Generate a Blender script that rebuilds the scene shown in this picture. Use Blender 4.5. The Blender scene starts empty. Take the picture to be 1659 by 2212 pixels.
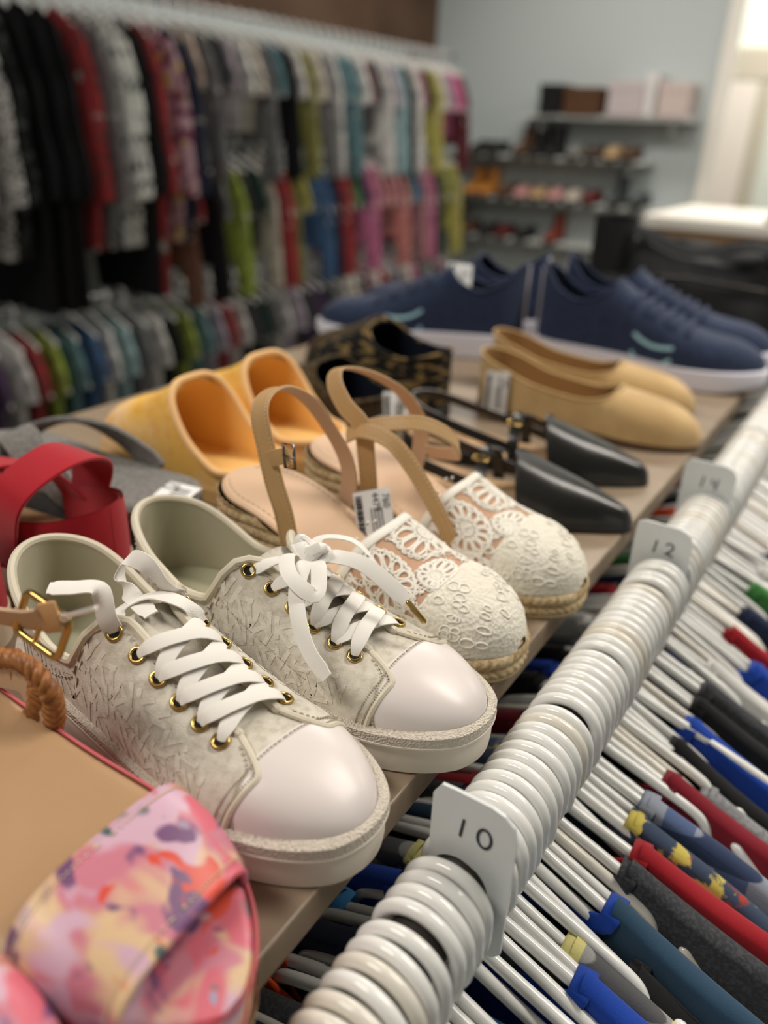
import bpy, math, random
import numpy as np
from mathutils import Vector, Matrix
random.seed(7)
PI = math.pi
SC = bpy.context.scene
COL = SC.collection
H = 1.20            # height of the shelf top above the floor

# ---------------------------------------------------------------- camera
RM = Matrix(((0.54682, -0.83640, 0.03774), (-0.34767, -0.26784, -0.89855), (0.76165, 0.47822, -0.43725)))
cd = bpy.data.cameras.new('camera'); cam = bpy.data.objects.new('camera', cd); COL.objects.link(cam)
right, down, fwd = RM[0], RM[1], RM[2]
rot = Matrix((right, -down, -fwd)).transposed()
cam.matrix_world = Matrix.Translation((-0.22627, -0.13137, H + 0.27311)) @ rot.to_4x4()
cd.sensor_fit = 'VERTICAL'; cd.sensor_height = 36.0; cd.sensor_width = 27.0
cd.lens = 1700.0 * 36.0 / 2212.0
cd.clip_start = 0.02; cd.clip_end = 60
cd.dof.use_dof = True; cd.dof.focus_distance = 0.375; cd.dof.aperture_fstop = 4.0
SC.camera = cam
SC.view_settings.view_transform = 'Standard'; SC.view_settings.look = 'None'
SC.view_settings.gamma = 1.0; SC.view_settings.use_curve_mapping = False
SC.view_settings.exposure = 0.45

# ---------------------------------------------------------------- world and lights
wd = bpy.data.worlds.new('world'); SC.world = wd; wd.use_nodes = True
wd.node_tree.nodes['Background'].inputs[0].default_value = (1.0, 0.96, 0.9, 1)
wd.node_tree.nodes['Background'].inputs[1].default_value = 0.05
def area(name, loc, sx, sy, power, col, rot=(0, 0, 0)):
    l = bpy.data.lights.new(name, 'AREA'); l.shape = 'RECTANGLE'; l.size = sx; l.size_y = sy
    l.energy = power; l.color = col
    o = bpy.data.objects.new(name, l); COL.objects.link(o); o.location = loc; o.rotation_euler = rot
    return o
WARM = (1.0, 0.93, 0.84)
for nm, x, y, pw in (('ceiling_lamp_light', 1.15, -0.75, 27), ('ceiling_lamp_light', 2.6, 0.9, 26), ('ceiling_lamp_light', -0.7, 0.9, 20), ('ceiling_lamp_light', 3.3, -1.3, 22), ('ceiling_lamp_light', 3.75, 1.5, 11)):  # the last lamp is an extra one, added to brighten the far wall shelves
    area(nm, (x, y, 2.86), 0.28, 1.15, pw, WARM)

# ---------------------------------------------------------------- helpers
def lin(c):
    return tuple(((v / 255.0) / 12.92 if v <= 10 else ((v / 255.0 + 0.055) / 1.055) ** 2.4) for v in c)
MATS = {}
def mat(name, col, rough=0.5, spec=0.5, metal=0.0, bump=None, mix=None, trans=0.0, sheen=0.0, coat=0.0, alpha=1.0, coord='Object'):
    """bump = (kind, scale, strength); mix = list of (kind, scale, colour, lo, hi)"""
    if name in MATS: return MATS[name]
    m = bpy.data.materials.new(name); m.use_nodes = True; MATS[name] = m
    nt = m.node_tree; b = nt.nodes['Principled BSDF']
    b.inputs['Roughness'].default_value = rough; b.inputs['Metallic'].default_value = metal
    b.inputs['Specular IOR Level'].default_value = spec
    b.inputs['Transmission Weight'].default_value = trans
    b.inputs['Sheen Weight'].default_value = sheen; b.inputs['Coat Weight'].default_value = coat
    b.inputs['Alpha'].default_value = alpha
    tc = nt.nodes.new('ShaderNodeTexCoord'); out = tc.outputs[coord]
    def tex(kind, scale):
        if isinstance(scale, tuple):
            mp = nt.nodes.new('ShaderNodeMapping'); mp.inputs['Scale'].default_value = scale
            nt.links.new(out, mp.inputs['Vector']); src = mp.outputs[0]; sc = 1.0
        else: src = out; sc = scale
        if kind.startswith('noise'):
            t = nt.nodes.new('ShaderNodeTexNoise'); t.inputs['Scale'].default_value = sc
            t.inputs['Detail'].default_value = 1.0 if kind == 'noise1' else 4.0
            if len(kind) > 6: t.inputs['Distortion'].default_value = 0.6
            o = t.outputs['Fac']
        elif kind == 'voronoi':
            t = nt.nodes.new('ShaderNodeTexVoronoi'); t.inputs['Scale'].default_value = sc; o = t.outputs['Distance']
        elif kind == 'check':
            t = nt.nodes.new('ShaderNodeTexChecker'); t.inputs['Scale'].default_value = sc; o = t.outputs['Fac']
        else:
            t = nt.nodes.new('ShaderNodeTexWave'); t.inputs['Scale'].default_value = sc
            t.bands_direction = kind[-1].upper(); o = t.outputs['Fac']
            t.inputs['Distortion'].default_value = 0.5; t.inputs['Detail'].default_value = 1.0
        nt.links.new(src, t.inputs['Vector']); return o
    c = (*lin(col), 1); b.inputs['Base Color'].default_value = c; last = None
    off = 0
    for (kind, scale, c2, lo, hi) in (mix or []):
        o = tex(kind, scale)
        r = nt.nodes.new('ShaderNodeMapRange'); r.inputs['From Min'].default_value = lo; r.inputs['From Max'].default_value = hi
        nt.links.new(o, r.inputs['Value'])
        mx = nt.nodes.new('ShaderNodeMix'); mx.data_type = 'RGBA'
        nt.links.new(r.outputs[0], mx.inputs['Factor'])
        if last is None: mx.inputs[6].default_value = c
        else: nt.links.new(last, mx.inputs[6])
        mx.inputs[7].default_value = (*lin(c2), 1); last = mx.outputs[2]
    if last is not None: nt.links.new(last, b.inputs['Base Color'])
    if bump:
        o = tex(bump[0], bump[1]); bp = nt.nodes.new('ShaderNodeBump')
        bp.inputs['Strength'].default_value = bump[2]; bp.inputs['Distance'].default_value = bump[3] if len(bump) > 3 else 0.002
        nt.links.new(o, bp.inputs['Height']); nt.links.new(bp.outputs[0], b.inputs['Normal'])
    return m

def tag(o, label=None, cat=None, group=None, kind=None):
    if label: o['label'] = label
    if cat: o['category'] = cat
    if group: o['group'] = group
    if kind: o['kind'] = kind
    return o
def thing(name, label, cat, loc=(0, 0, 0), rotz=0.0, group=None, rot=None):
    o = bpy.data.objects.new(name, None); COL.objects.link(o); o.empty_display_size = 0.02
    o.location = loc; o.rotation_euler = rot or (0, 0, rotz)
    return tag(o, label, cat, group)

A = np.array
def nrm(v):
    v = np.asarray(v, float); n = np.linalg.norm(v); return v / n if n > 1e-12 else v
def interp(x, pts):
    xs = [p[0] for p in pts]; ys = [p[1] for p in pts]
    if x <= xs[0]: return ys[0]
    if x >= xs[-1]: return ys[-1]
    i = max(j for j in range(len(xs) - 1) if xs[j] <= x)
    h = xs[i + 1] - xs[i]; t = (x - xs[i]) / h
    def sl(k):
        if k <= 0 or k >= len(xs) - 1:
            a = min(max(k, 0), len(xs) - 2) if k <= 0 else len(xs) - 2
            return (ys[a + 1] - ys[a]) / (xs[a + 1] - xs[a])
        d0 = (ys[k] - ys[k - 1]) / (xs[k] - xs[k - 1]); d1 = (ys[k + 1] - ys[k]) / (xs[k + 1] - xs[k])
        return 0.0 if d0 * d1 <= 0 else 2 * d0 * d1 / (d0 + d1)
    m0, m1 = sl(i) * h, sl(i + 1) * h
    return (2*t**3 - 3*t*t + 1) * ys[i] + (t**3 - 2*t*t + t) * m0 + (-2*t**3 + 3*t*t) * ys[i + 1] + (t**3 - t*t) * m1
def smooth_path(pts, n=8, closed=False):
    """Catmull-Rom through the points"""
    P = [A(p, float) for p in pts]; out = []
    N = len(P); segs = N if closed else N - 1
    for i in range(segs):
        p1, p2 = P[i % N], P[(i + 1) % N]
        p0 = P[(i - 1) % N] if closed or i > 0 else 2 * p1 - p2
        p3 = P[(i + 2) % N] if closed or i < N - 2 else 2 * p2 - p1
        for k in range(n):
            t = k / n
            out.append(0.5 * ((2*p1) + (-p0 + p2)*t + (2*p0 - 5*p1 + 4*p2 - p3)*t*t + (-p0 + 3*p1 - 3*p2 + p3)*t**3))
    if not closed: out.append(P[-1])
    return out

class G:
    """collects faces of one mesh"""
    def __init__(s): s.v = []; s.f = []; s.m = []
    def add(s, vs, fs, mi=0):
        b = len(s.v); s.v += [tuple(float(c) for c in p) for p in vs]
        for f in fs: s.f.append(tuple(b + i for i in f)); s.m.append(mi)
        return b
    def grid(s, rows, cu=False, cv=False, mi=0, flip=False):
        nu, nv = len(rows), len(rows[0]); vs = [p for r in rows for p in r]; fs = []
        for i in range(nu if cu else nu - 1):
            for j in range(nv if cv else nv - 1):
                a, b_, c, d = i*nv + j, i*nv + (j+1) % nv, ((i+1) % nu)*nv + (j+1) % nv, ((i+1) % nu)*nv + j
                fs.append((a, d, c, b_) if flip else (a, b_, c, d))
        s.add(vs, fs, mi); return s
    def fan(s, ring, mi=0, flip=False):
        c = sum((A(p, float) for p in ring), A([0., 0, 0])) / len(ring); n = len(ring)
        s.add([c] + list(ring), [((0, 1 + (i+1) % n, 1 + i) if flip else (0, 1 + i, 1 + (i+1) % n)) for i in range(n)], mi); return s
    def tube(s, path, r, n=8, closed=False, mi=0, caps=True, sx=1.0, up=None):
        P = [A(p, float) for p in path]; N = len(P); rows = []; prev = None
        for i in range(N):
            if closed: t = P[(i+1) % N] - P[(i-1) % N]
            else: t = P[min(i+1, N-1)] - P[max(i-1, 0)]
            t = nrm(t)
            if prev is None:
                u = A(up, float) if up is not None else (A([0, 0, 1.]) if abs(t[2]) < 0.9 else A([1., 0, 0]))
            else: u = prev
            u = nrm(u - t * np.dot(u, t)); prev = u; w = np.cross(t, u)
            rr = r[i] if isinstance(r, (list, tuple)) else r
            rows.append([P[i] + rr * (math.cos(a) * u + sx * math.sin(a) * w) for a in (2*PI*k/n for k in range(n))])
        if not closed and caps:
            def cap(i, j, sgn):
                c = P[i]; t = nrm(P[i] - P[j]); rr = r[i] if isinstance(r, (list, tuple)) else r
                return [[c + (p - c) * q + t * rr * h for p in rows[i]] for q, h in ((0.75, 0.55), (0.35, 0.9), (0.02, 1.0))]
            rows = cap(0, 1, -1)[::-1] + rows + cap(N-1, N-2, 1)
        s.grid(rows, cu=closed, cv=True, mi=mi, flip=True); return s
    def ribbon(s, path, normals, w, th, mi=0, closed=False, crown=0.0, mi_in=None):
        P = [A(p, float) for p in path]; N = len(P); rows = []
        for i in range(N):
            t = nrm((P[(i+1) % N] - P[(i-1) % N]) if closed else P[min(i+1, N-1)] - P[max(i-1, 0)])
            nn = A(normals[i] if isinstance(normals, list) else normals, float)
            b = nrm(np.cross(t, nn)); nn = np.cross(b, t)
            ww = (w[i] if isinstance(w, (list, tuple)) else w) * 0.5
            rows.append([P[i] + b*ww*a + nn*(th*0.5*q + crown*(1-a*a)) for a, q in
                         ((-1, 0), (-0.96, .8), (-.5, 1), (0, 1), (.5, 1), (0.96, .8), (1, 0), (.96, -.8), (0, -1), (-.96, -.8))])
        if mi_in is None: s.grid(rows, cu=closed, cv=True, mi=mi, flip=True)
        else:
            s.grid([r[:7] for r in rows], cu=closed, mi=mi, flip=True); s.grid([r[6:] + r[:1] for r in rows], cu=closed, mi=mi_in, flip=True)
        if not closed: s.fan(rows[0], mi, flip=False); s.fan(rows[-1], mi, flip=True)
        return s
    def box(s, c, d, mi=0, bev=0.0):
        x, y, z = (v / 2 for v in d); e = min(bev, x*.9, y*.9, z*.9)
        if e <= 0:
            vs = [(c[0]+a*x, c[1]+b*y, c[2]+q*z) for a in (-1, 1) for b in (-1, 1) for q in (-1, 1)]
            s.add(vs, [(0,1,3,2), (4,6,7,5), (0,4,5,1), (2,3,7,6), (0,2,6,4), (1,5,7,3)], mi); return s
        def ring(k, z_):
            pts = []
            for sx, sy, a0 in ((1, 1, 0), (-1, 1, 90), (-1, -1, 180), (1, -1, 270)):
                for a in (0, 45, 90):
                    t = math.radians(a0 + a); pts.append((c[0] + sx*(x-e) + math.cos(t)*(e-k), c[1] + sy*(y-e) + math.sin(t)*(e-k), z_))
            return pts
        rows = [ring(e*.7, c[2]-z), ring(e*.2, c[2]-z+e*.25), ring(0, c[2]-z+e), ring(0, c[2]+z-e), ring(e*.2, c[2]+z-e*.25), ring(e*.7, c[2]+z)]
        s.grid(rows, cv=True, mi=mi); s.fan(rows[0], mi, flip=True); s.fan(rows[-1], mi); return s
    def sheet(s, outline, origin, ux, uy, th, mi=0):
        """flat outline (2D) given thickness th"""
        o, ux, uy = A(origin, float), nrm(ux), nrm(uy); n = np.cross(ux, uy)
        a = [o + ux*p[0] + uy*p[1] + n*th/2 for p in outline]; b = [p - n*th for p in a]; k = len(a)
        s.add(a + b, [tuple(range(k)), tuple(range(2*k-1, k-1, -1))] + [(i, k+i, k+(i+1) % k, (i+1) % k) for i in range(k)], mi); return s
    def build(s, name, mats, parent=None, smooth=True, loc=None, angle=40):
        me = bpy.data.meshes.new(name); me.from_pydata(s.v, [], s.f)
        for m in (mats if isinstance(mats, (list, tuple)) else [mats]): me.materials.append(m)
        me.polygons.foreach_set('material_index', s.m)
        me.polygons.foreach_set('use_smooth', [smooth] * len(s.f)); me.update()
        if smooth and angle:
            try: me.set_sharp_from_angle(angle=math.radians(angle))
            except Exception: pass
        o = bpy.data.objects.new(name, me); COL.objects.link(o)
        if parent is not None: o.parent = parent
        if loc is not None: o.location = loc
        return o

def copy_tree(root, loc=None, label=None, group=None, recolor=None, rotz=None, cat=None):
    r = root.copy(); COL.objects.link(r)
    if loc is not None: r.location = loc
    if rotz is not None: r.rotation_euler[2] = rotz
    if label: r['label'] = label
    if group: r['group'] = group
    elif group == '' and 'group' in r: del r['group']
    for ch in list(root.children):
        c = ch.copy(); COL.objects.link(c); c.parent = r
        for g in list(ch.children):
            d = g.copy(); COL.objects.link(d); d.parent = c
    return r
def text_strokes(body, size, mat_, name='printing', parent=None):
    cu = bpy.data.curves.new(name, 'FONT'); cu.body = body; cu.size = size; cu.align_x = 'CENTER'; cu.align_y = 'CENTER'
    t = bpy.data.objects.new(name + '_tmp', cu); COL.objects.link(t)
    me = bpy.data.meshes.new_from_object(t); bpy.data.objects.remove(t)
    me.materials.clear(); me.materials.append(mat_)
    o = bpy.data.objects.new(name, me); COL.objects.link(o)
    if parent: o.parent = parent
    return o
# ================================================================ the room
XW, YW, YR, XB, ZC = 4.75, 2.75, -2.6, -2.2, 2.92
m_wall = mat('wall_paint', (184, 193, 194), .7, .3, bump=('noise', 60, .05))
m_floor = mat('floor_vinyl', (120, 112, 102), .4, .5, mix=[('noise', 3, (98, 92, 84), .35, .65)])
m_ceil = mat('ceiling_tile', (225, 224, 218), .9, .2)
m_trim = mat('trim_paint', (232, 228, 220), .4, .4)
m_brown = mat('brown_board', (92, 70, 54), .6, .3, mix=[('noise', (2, 30, 2), (70, 50, 38), .4, .6)])
def struct(name, g, m, parent=None, smooth=False):
    o = g.build(name, m, parent, smooth)
    if parent is None: o['kind'] = 'structure'
    return o
def wbox(name, lo, hi, m, parent=None):
    g = G(); g.box([(a + b) / 2 for a, b in zip(lo, hi)], [b - a for a, b in zip(lo, hi)]); return struct(name, g, m, parent)
wbox('floor', (XB, YR, -.05), (XW + 1.3, YW, 0), m_floor)
wbox('ceiling', (XB, YR, ZC), (XW + 1.3, YW, ZC + .05), m_ceil)
wbox('wall_left', (XB, YW, 0), (XW, YW + .08, ZC), m_wall)
wbox('wall_right', (XB, YR - .08, 0), (XW + 1.3, YR, ZC), m_wall)
wbox('wall_back', (XB - .08, YR, 0), (XB, YW, ZC), m_wall)
DY0, DY1, DZ = 0.02, 0.97, 2.52     # doorway in the far wall
g = G(); g.box((XW + .05, (YW + DY1) / 2, ZC / 2), (.1, YW - DY1, ZC)); g.box((XW + .05, (YR + DY0) / 2, ZC / 2), (.1, DY0 - YR, ZC))
g.box((XW + .05, (DY0 + DY1) / 2, (DZ + ZC) / 2), (.1, DY1 - DY0, ZC - DZ)); struct('wall_far', g, m_wall)
g = G()
for y in (DY0, DY1): g.box((XW - .012, y, DZ / 2), (.03, .075, DZ), bev=.004)
g.box((XW - .012, (DY0 + DY1) / 2, DZ), (.03, DY1 - DY0 + .075, .08), bev=.004); struct('trim_1', g, m_trim)
wbox('wall_passage', (XW + 1.1, -.8, 0), (XW + 1.18, 1.9, ZC), mat('passage_paint', (226, 230, 222), .7, .3))
wbox('wall_passage_side', (XW + .1, 1.5, 0), (XW + 1.1, 1.56, ZC), mat('passage_paint', (226, 230, 222)))
area('passage_lamp_light', (XW + .6, .45, 2.84), .5, .9, 24, (1.0, .97, .9))
m_case = mat('beige_casing', (196, 184, 168), .5, .4)
dr = wbox('door_1', (XW + 1.04, .985, .02), (XW + 1.08, 1.165, 1.84), mat('pink_white_door', (236, 222, 214), .5, .4))
dr['kind'] = 'structure'
g = G()
for y in (.94, 1.21): g.box((XW + 1.07, y, .92), (.06, .09, 1.84), bev=.004)
g.box((XW + 1.07, 1.075, 1.93), (.07, .36, .18), bev=.004); struct('trim_2', g, m_case)
wbox('baseboard_far', (XW - .015, DY1 + .04, 0), (XW, YW, .09), m_trim)
g = G(); g.box((2.9, YW - .02, 2.2), (3.6, .03, .55), bev=.005); struct('trim_3', g, m_brown)

# ================================================================ ceiling fixtures that carry the lamps
fx = thing('ceiling_light', 'long white ceiling light fixture above the near end of the shoe rack', 'ceiling light', (1.15, -.75, 2.89))
g = G(); g.box((0, 0, .012), (.34, 1.24, .035), bev=.008); g.build('housing', m_trim, fx)
for (x, y), lb in zip(((2.6, .9), (-.7, .9), (3.3, -1.3), (3.75, 1.5)), ('long white ceiling light fixture in front of the wall clothes rails', 'long white ceiling light fixture behind the floral sandals', 'long white ceiling light fixture towards the far doorway', 'added white ceiling light fixture that brightens the far wall shelves')):  # last fixture is made up to house the lamp added for the far shelves
    copy_tree(fx, (x, y, 2.89), lb)

# ================================================================ the shoe rack: shelf board, posts, clothes rod
SX0, SX1, SD = -.72, 1.46, .545
m_lam = mat('taupe_laminate', (146, 129, 109), .42, .45, mix=[('noise', (60, 3, 3), (129, 112, 94), .4, .62), ('noise', (8, 1.5, 2), (156, 138, 118), .45, .7)], bump=('noise', (90, 4, 4), .06))
m_rodm = mat('dark_rod', (62, 58, 54), .42, .5, metal=.4)
ROD_Y, ROD_Z = -.0405, H - .0105
rack = thing('display_rack', 'taupe laminate display rack with shoes on top and a clothes rod along its front', 'display rack', (.37, .27, 0))
def rk(name, g, m, sm=True):
    o = g.build(name, m, rack, sm); o.location = (-.37, -.27, 0); return o
g = G(); g.box(((SX0 + SX1) / 2, SD / 2, H - .0092), (SX1 - SX0, SD, .0184), bev=.0016); rk('shelf_board', g, m_lam, False)
g = G(); g.tube([(SX0, ROD_Y, ROD_Z), (SX1, ROD_Y, ROD_Z)], .0125, 20); rk('clothes_rod', g, m_rodm)
for x in (SX0 + .05, SX1 - .05):
    for y in (.06, SD - .06):
        g = G(); g.box((x, y, (H - .019) / 2), (.035, .035, H - .019), bev=.003); rk('post', g, m_rodm, False)
    g = G(); g.box((x, .006, ROD_Z), (.012, .108, .02), bev=.002); rk('rod_bracket', g, m_rodm, False)
    g = G(); g.box((x, SD / 2, .04), (.05, SD, .05), bev=.004); rk('foot', g, m_rodm, False)
# ================================================================ plastic hangers and garments
m_hang = mat('white_hanger_plastic', (234, 234, 231), .14, .5, coat=.2)
m_hang2 = mat('cream_hanger_plastic', (224, 219, 208), .16, .5, coat=.2)
TR = .0033; HR = .0178            # tube radius and hook radius
def hook_path():
    cz = .0125 - (HR - TR)       # hook arc centre, relative to the rod axis
    p = [(0, HR * math.cos(a), cz + HR * math.sin(a)) for a in (math.radians(d) for d in range(-24, 172, 12))]
    p = [(0, y, z) for (_, y, z) in p]
    p = [(0, HR * .99, cz - .0105)] + p
    p += [(0, -HR, cz), (0, -HR - .0004, cz - .010), (0, -HR + .0012, cz - .0165), (0, -HR + .006, cz - .0235), (0, -.0055, cz - .0315), (0, -.0015, cz - .037), (0, 0, cz - .044), (0, 0, cz - .052)]
    return smooth_path(p, 2)
NECK = .0125 - (HR - TR) - .052   # z of the neck bottom
def arm(side, notch, hw, drop):
    z0 = NECK; y = lambda v: side * v
    if notch:
        p = [(0, 0, z0 + .004), (0, y(.012), z0 - .002), (0, y(.04), z0 - .014), (0, y(.062), z0 - .024), (0, y(.070), z0 - .031), (0, y(.075), z0 - .044), (0, y(.084), z0 - .054), (0, y(.10), z0 - .060), (0, y(hw - .01), z0 - drop + .004), (0, y(hw), z0 - drop - .004), (0, y(hw - .008), z0 - drop - .012)]
    else:
        p = [(0, 0, z0 + .004), (0, y(.012), z0 - .002), (0, y(hw * .5), z0 - drop * .46), (0, y(hw - .012), z0 - drop + .004), (0, y(hw), z0 - drop - .004), (0, y(hw - .008), z0 - drop - .012)]
    return smooth_path(p, 4)
def hanger_meshes(notch, hw, drop, tr=TR):
    gh = G(); gh.tube(hook_path(), tr, 10)
    gb = G()
    L_, R_ = arm(1, notch, hw, drop), arm(-1, notch, hw, drop)
    gb.tube(L_[::-1] + R_[1:], tr, 8)
    zb = NECK - drop - .012
    gb.tube([(0, hw - .008, zb), (0, -hw + .008, zb)], tr * .9, 8)
    gb.tube([(0, 0, NECK + .006), (0, 0, NECK - .006)], tr * 1.25, 8)
    if notch:
        for s in (1, -1): gb.tube(smooth_path([(0, s * .112, NECK - .062), (0, s * .100, NECK - .050), (0, s * .089, NECK - .039)], 4), tr, 8)
    return gh, gb
def make_hanger(notch, m, hw=.172, drop=.070):
    t = thing('clothes_hanger', 'white plastic clothes hanger', 'hanger')
    gh, gb = hanger_meshes(notch, hw, drop)
    gh.build('hook', m, t, angle=None); gb.build('shoulder_frame', m, t, angle=None)
    return t

def garment_gs(hw, length, drop, neck, sleeve, thick, seed, neckdip=.035, flare=0.0, top_f=.3):
    """a top on a hanger; local origin on the rod axis, lies in the YZ plane, thickness along X"""
    rnd = random.Random(seed); ph = [rnd.uniform(0, 6.28) for _ in range(8)]
    z0 = NECK + TR + (.006 if top_f > .5 else .004)
    zs = lambda y: z0 - drop * (abs(y) / hw) - .002
    SW = hw + (.055 if sleeve else .012)           # half width including the sleeves
    ys = sorted([-1 + 2 * i / 40 for i in range(41) if abs(abs(-1 + 2 * i / 40) - neck / SW) > .012] + [neck / SW, -neck / SW])
    def col(u):
        y = u * SW; a = abs(y)
        top = zs(y) if a <= hw else zs(hw) - (a - hw) * 2.2 - .006 * ((a - hw) / .055)
        if a < neck - 1e-6: top = zs(neck) - .002
        if sleeve == 0: bot = z0 - length
        else:
            bw = hw - .022
            sl = .19 if sleeve == 1 else .5
            bot = z0 - length if a <= bw else z0 - drop - sl + (a - bw) * .25
        return y, top, bot
    def front(u, v, s):
        y, top, bot = col(u); a = abs(y)
        if a < neck - 1e-6:
            dip = (neckdip if s > 0 else .012) * math.sqrt(max(0, 1 - (a / neck) ** 2))
            top = top - dip
        z = top + (bot - top) * v
        w = (math.sin(28 * y + ph[0] + 3 * v) * .30 + math.sin(53 * y + ph[1]) * .2 + math.sin(17 * y + 11 * v + ph[2]) * .3) * min(1, v * 4)
        ed = math.sqrt(max(0, 1 - abs(u) ** 6))
        x = s * (thick * (top_f + (1 - top_f) * min(1, v * 5) ** .5) * ed * (1 + .35 * w)) + thick * .9 * w * .6
        yy = y * (1 + flare * v)
        return (x, yy, z)
    g = G(); nv = 16
    for s in (1, -1):
        g.grid([[front(u, (j / nv) ** 1.4, s) for j in range(nv + 1)] for u in ys], flip=(s < 0))
    # joins along the shoulders outside the neck and down the ends
    for side in (range(41),):
        for j in (nv,):
            g.grid([[front(u, (j / nv) ** 1.4, s) for s in (-1, 1)] for u in ys])
    sh = [u for u in ys if abs(u * SW) >= neck * .999]
    def roof(u, s):
        a, b = front(u, 0, -1), front(u, 0, 1); q = (s + 1) / 2
        return (a[0] + (b[0] - a[0]) * q, u * SW, a[2] + (b[2] - a[2]) * q + (thick * .55 + .0016 * math.sin(60 * u * SW + ph[3])) * math.sqrt(max(0, 1 - s * s)))
    for part in ([u for u in sh if u < 0], [u for u in sh if u > 0]):
        g.grid([[roof(u, s) for s in (-1, -.92, -.7, -.35, 0, .35, .7, .92, 1)] for u in part])
    # collar band following the neckline
    gc = G(); us = [neck / SW * math.cos(PI * k / 14) for k in range(15)]
    path = [front(u, 0, 1) for u in us] + [front(-u, 0, -1) for u in us]
    path = [A(p) + A([.0008 if i < 15 else -.0008, 0, .0004]) for i, p in enumerate(path)]
    gc.ribbon(path, [A([1.0 if i < 15 else -1.0, 0, .5]) for i in range(len(path))], .010, .0022, closed=True)
    return g, gc
def fabric(name, c, mix=None, bs=900, rough=.9):
    return mat(name, c, rough, .2, mix=mix, bump=('noise', bs, .25, .001), sheen=.1)
GROOT = {}
def make_garment(kind, name, label, cat, mbody, mcollar, **kw):
    """copies of one kind share mesh data; the material sits on the object"""
    key = (kind,) + tuple(sorted(kw.items()))
    if key not in GROOT:
        g, gc = garment_gs(**kw)
        ob = g.build('body', mbody, None, angle=None); oc = gc.build('collar', mcollar, None, angle=None)
        GROOT[key] = (ob.data, oc.data); bpy.data.objects.remove(ob); bpy.data.objects.remove(oc)
    t = thing(name, label, cat)
    for nm, me, m in (('body', GROOT[key][0], mbody), ('collar', GROOT[key][1], mcollar)):
        o = bpy.data.objects.new(nm, me); COL.objects.link(o); o.parent = t
        o.material_slots[0].link = 'OBJECT'; o.material_slots[0].material = m
    return t
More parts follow.
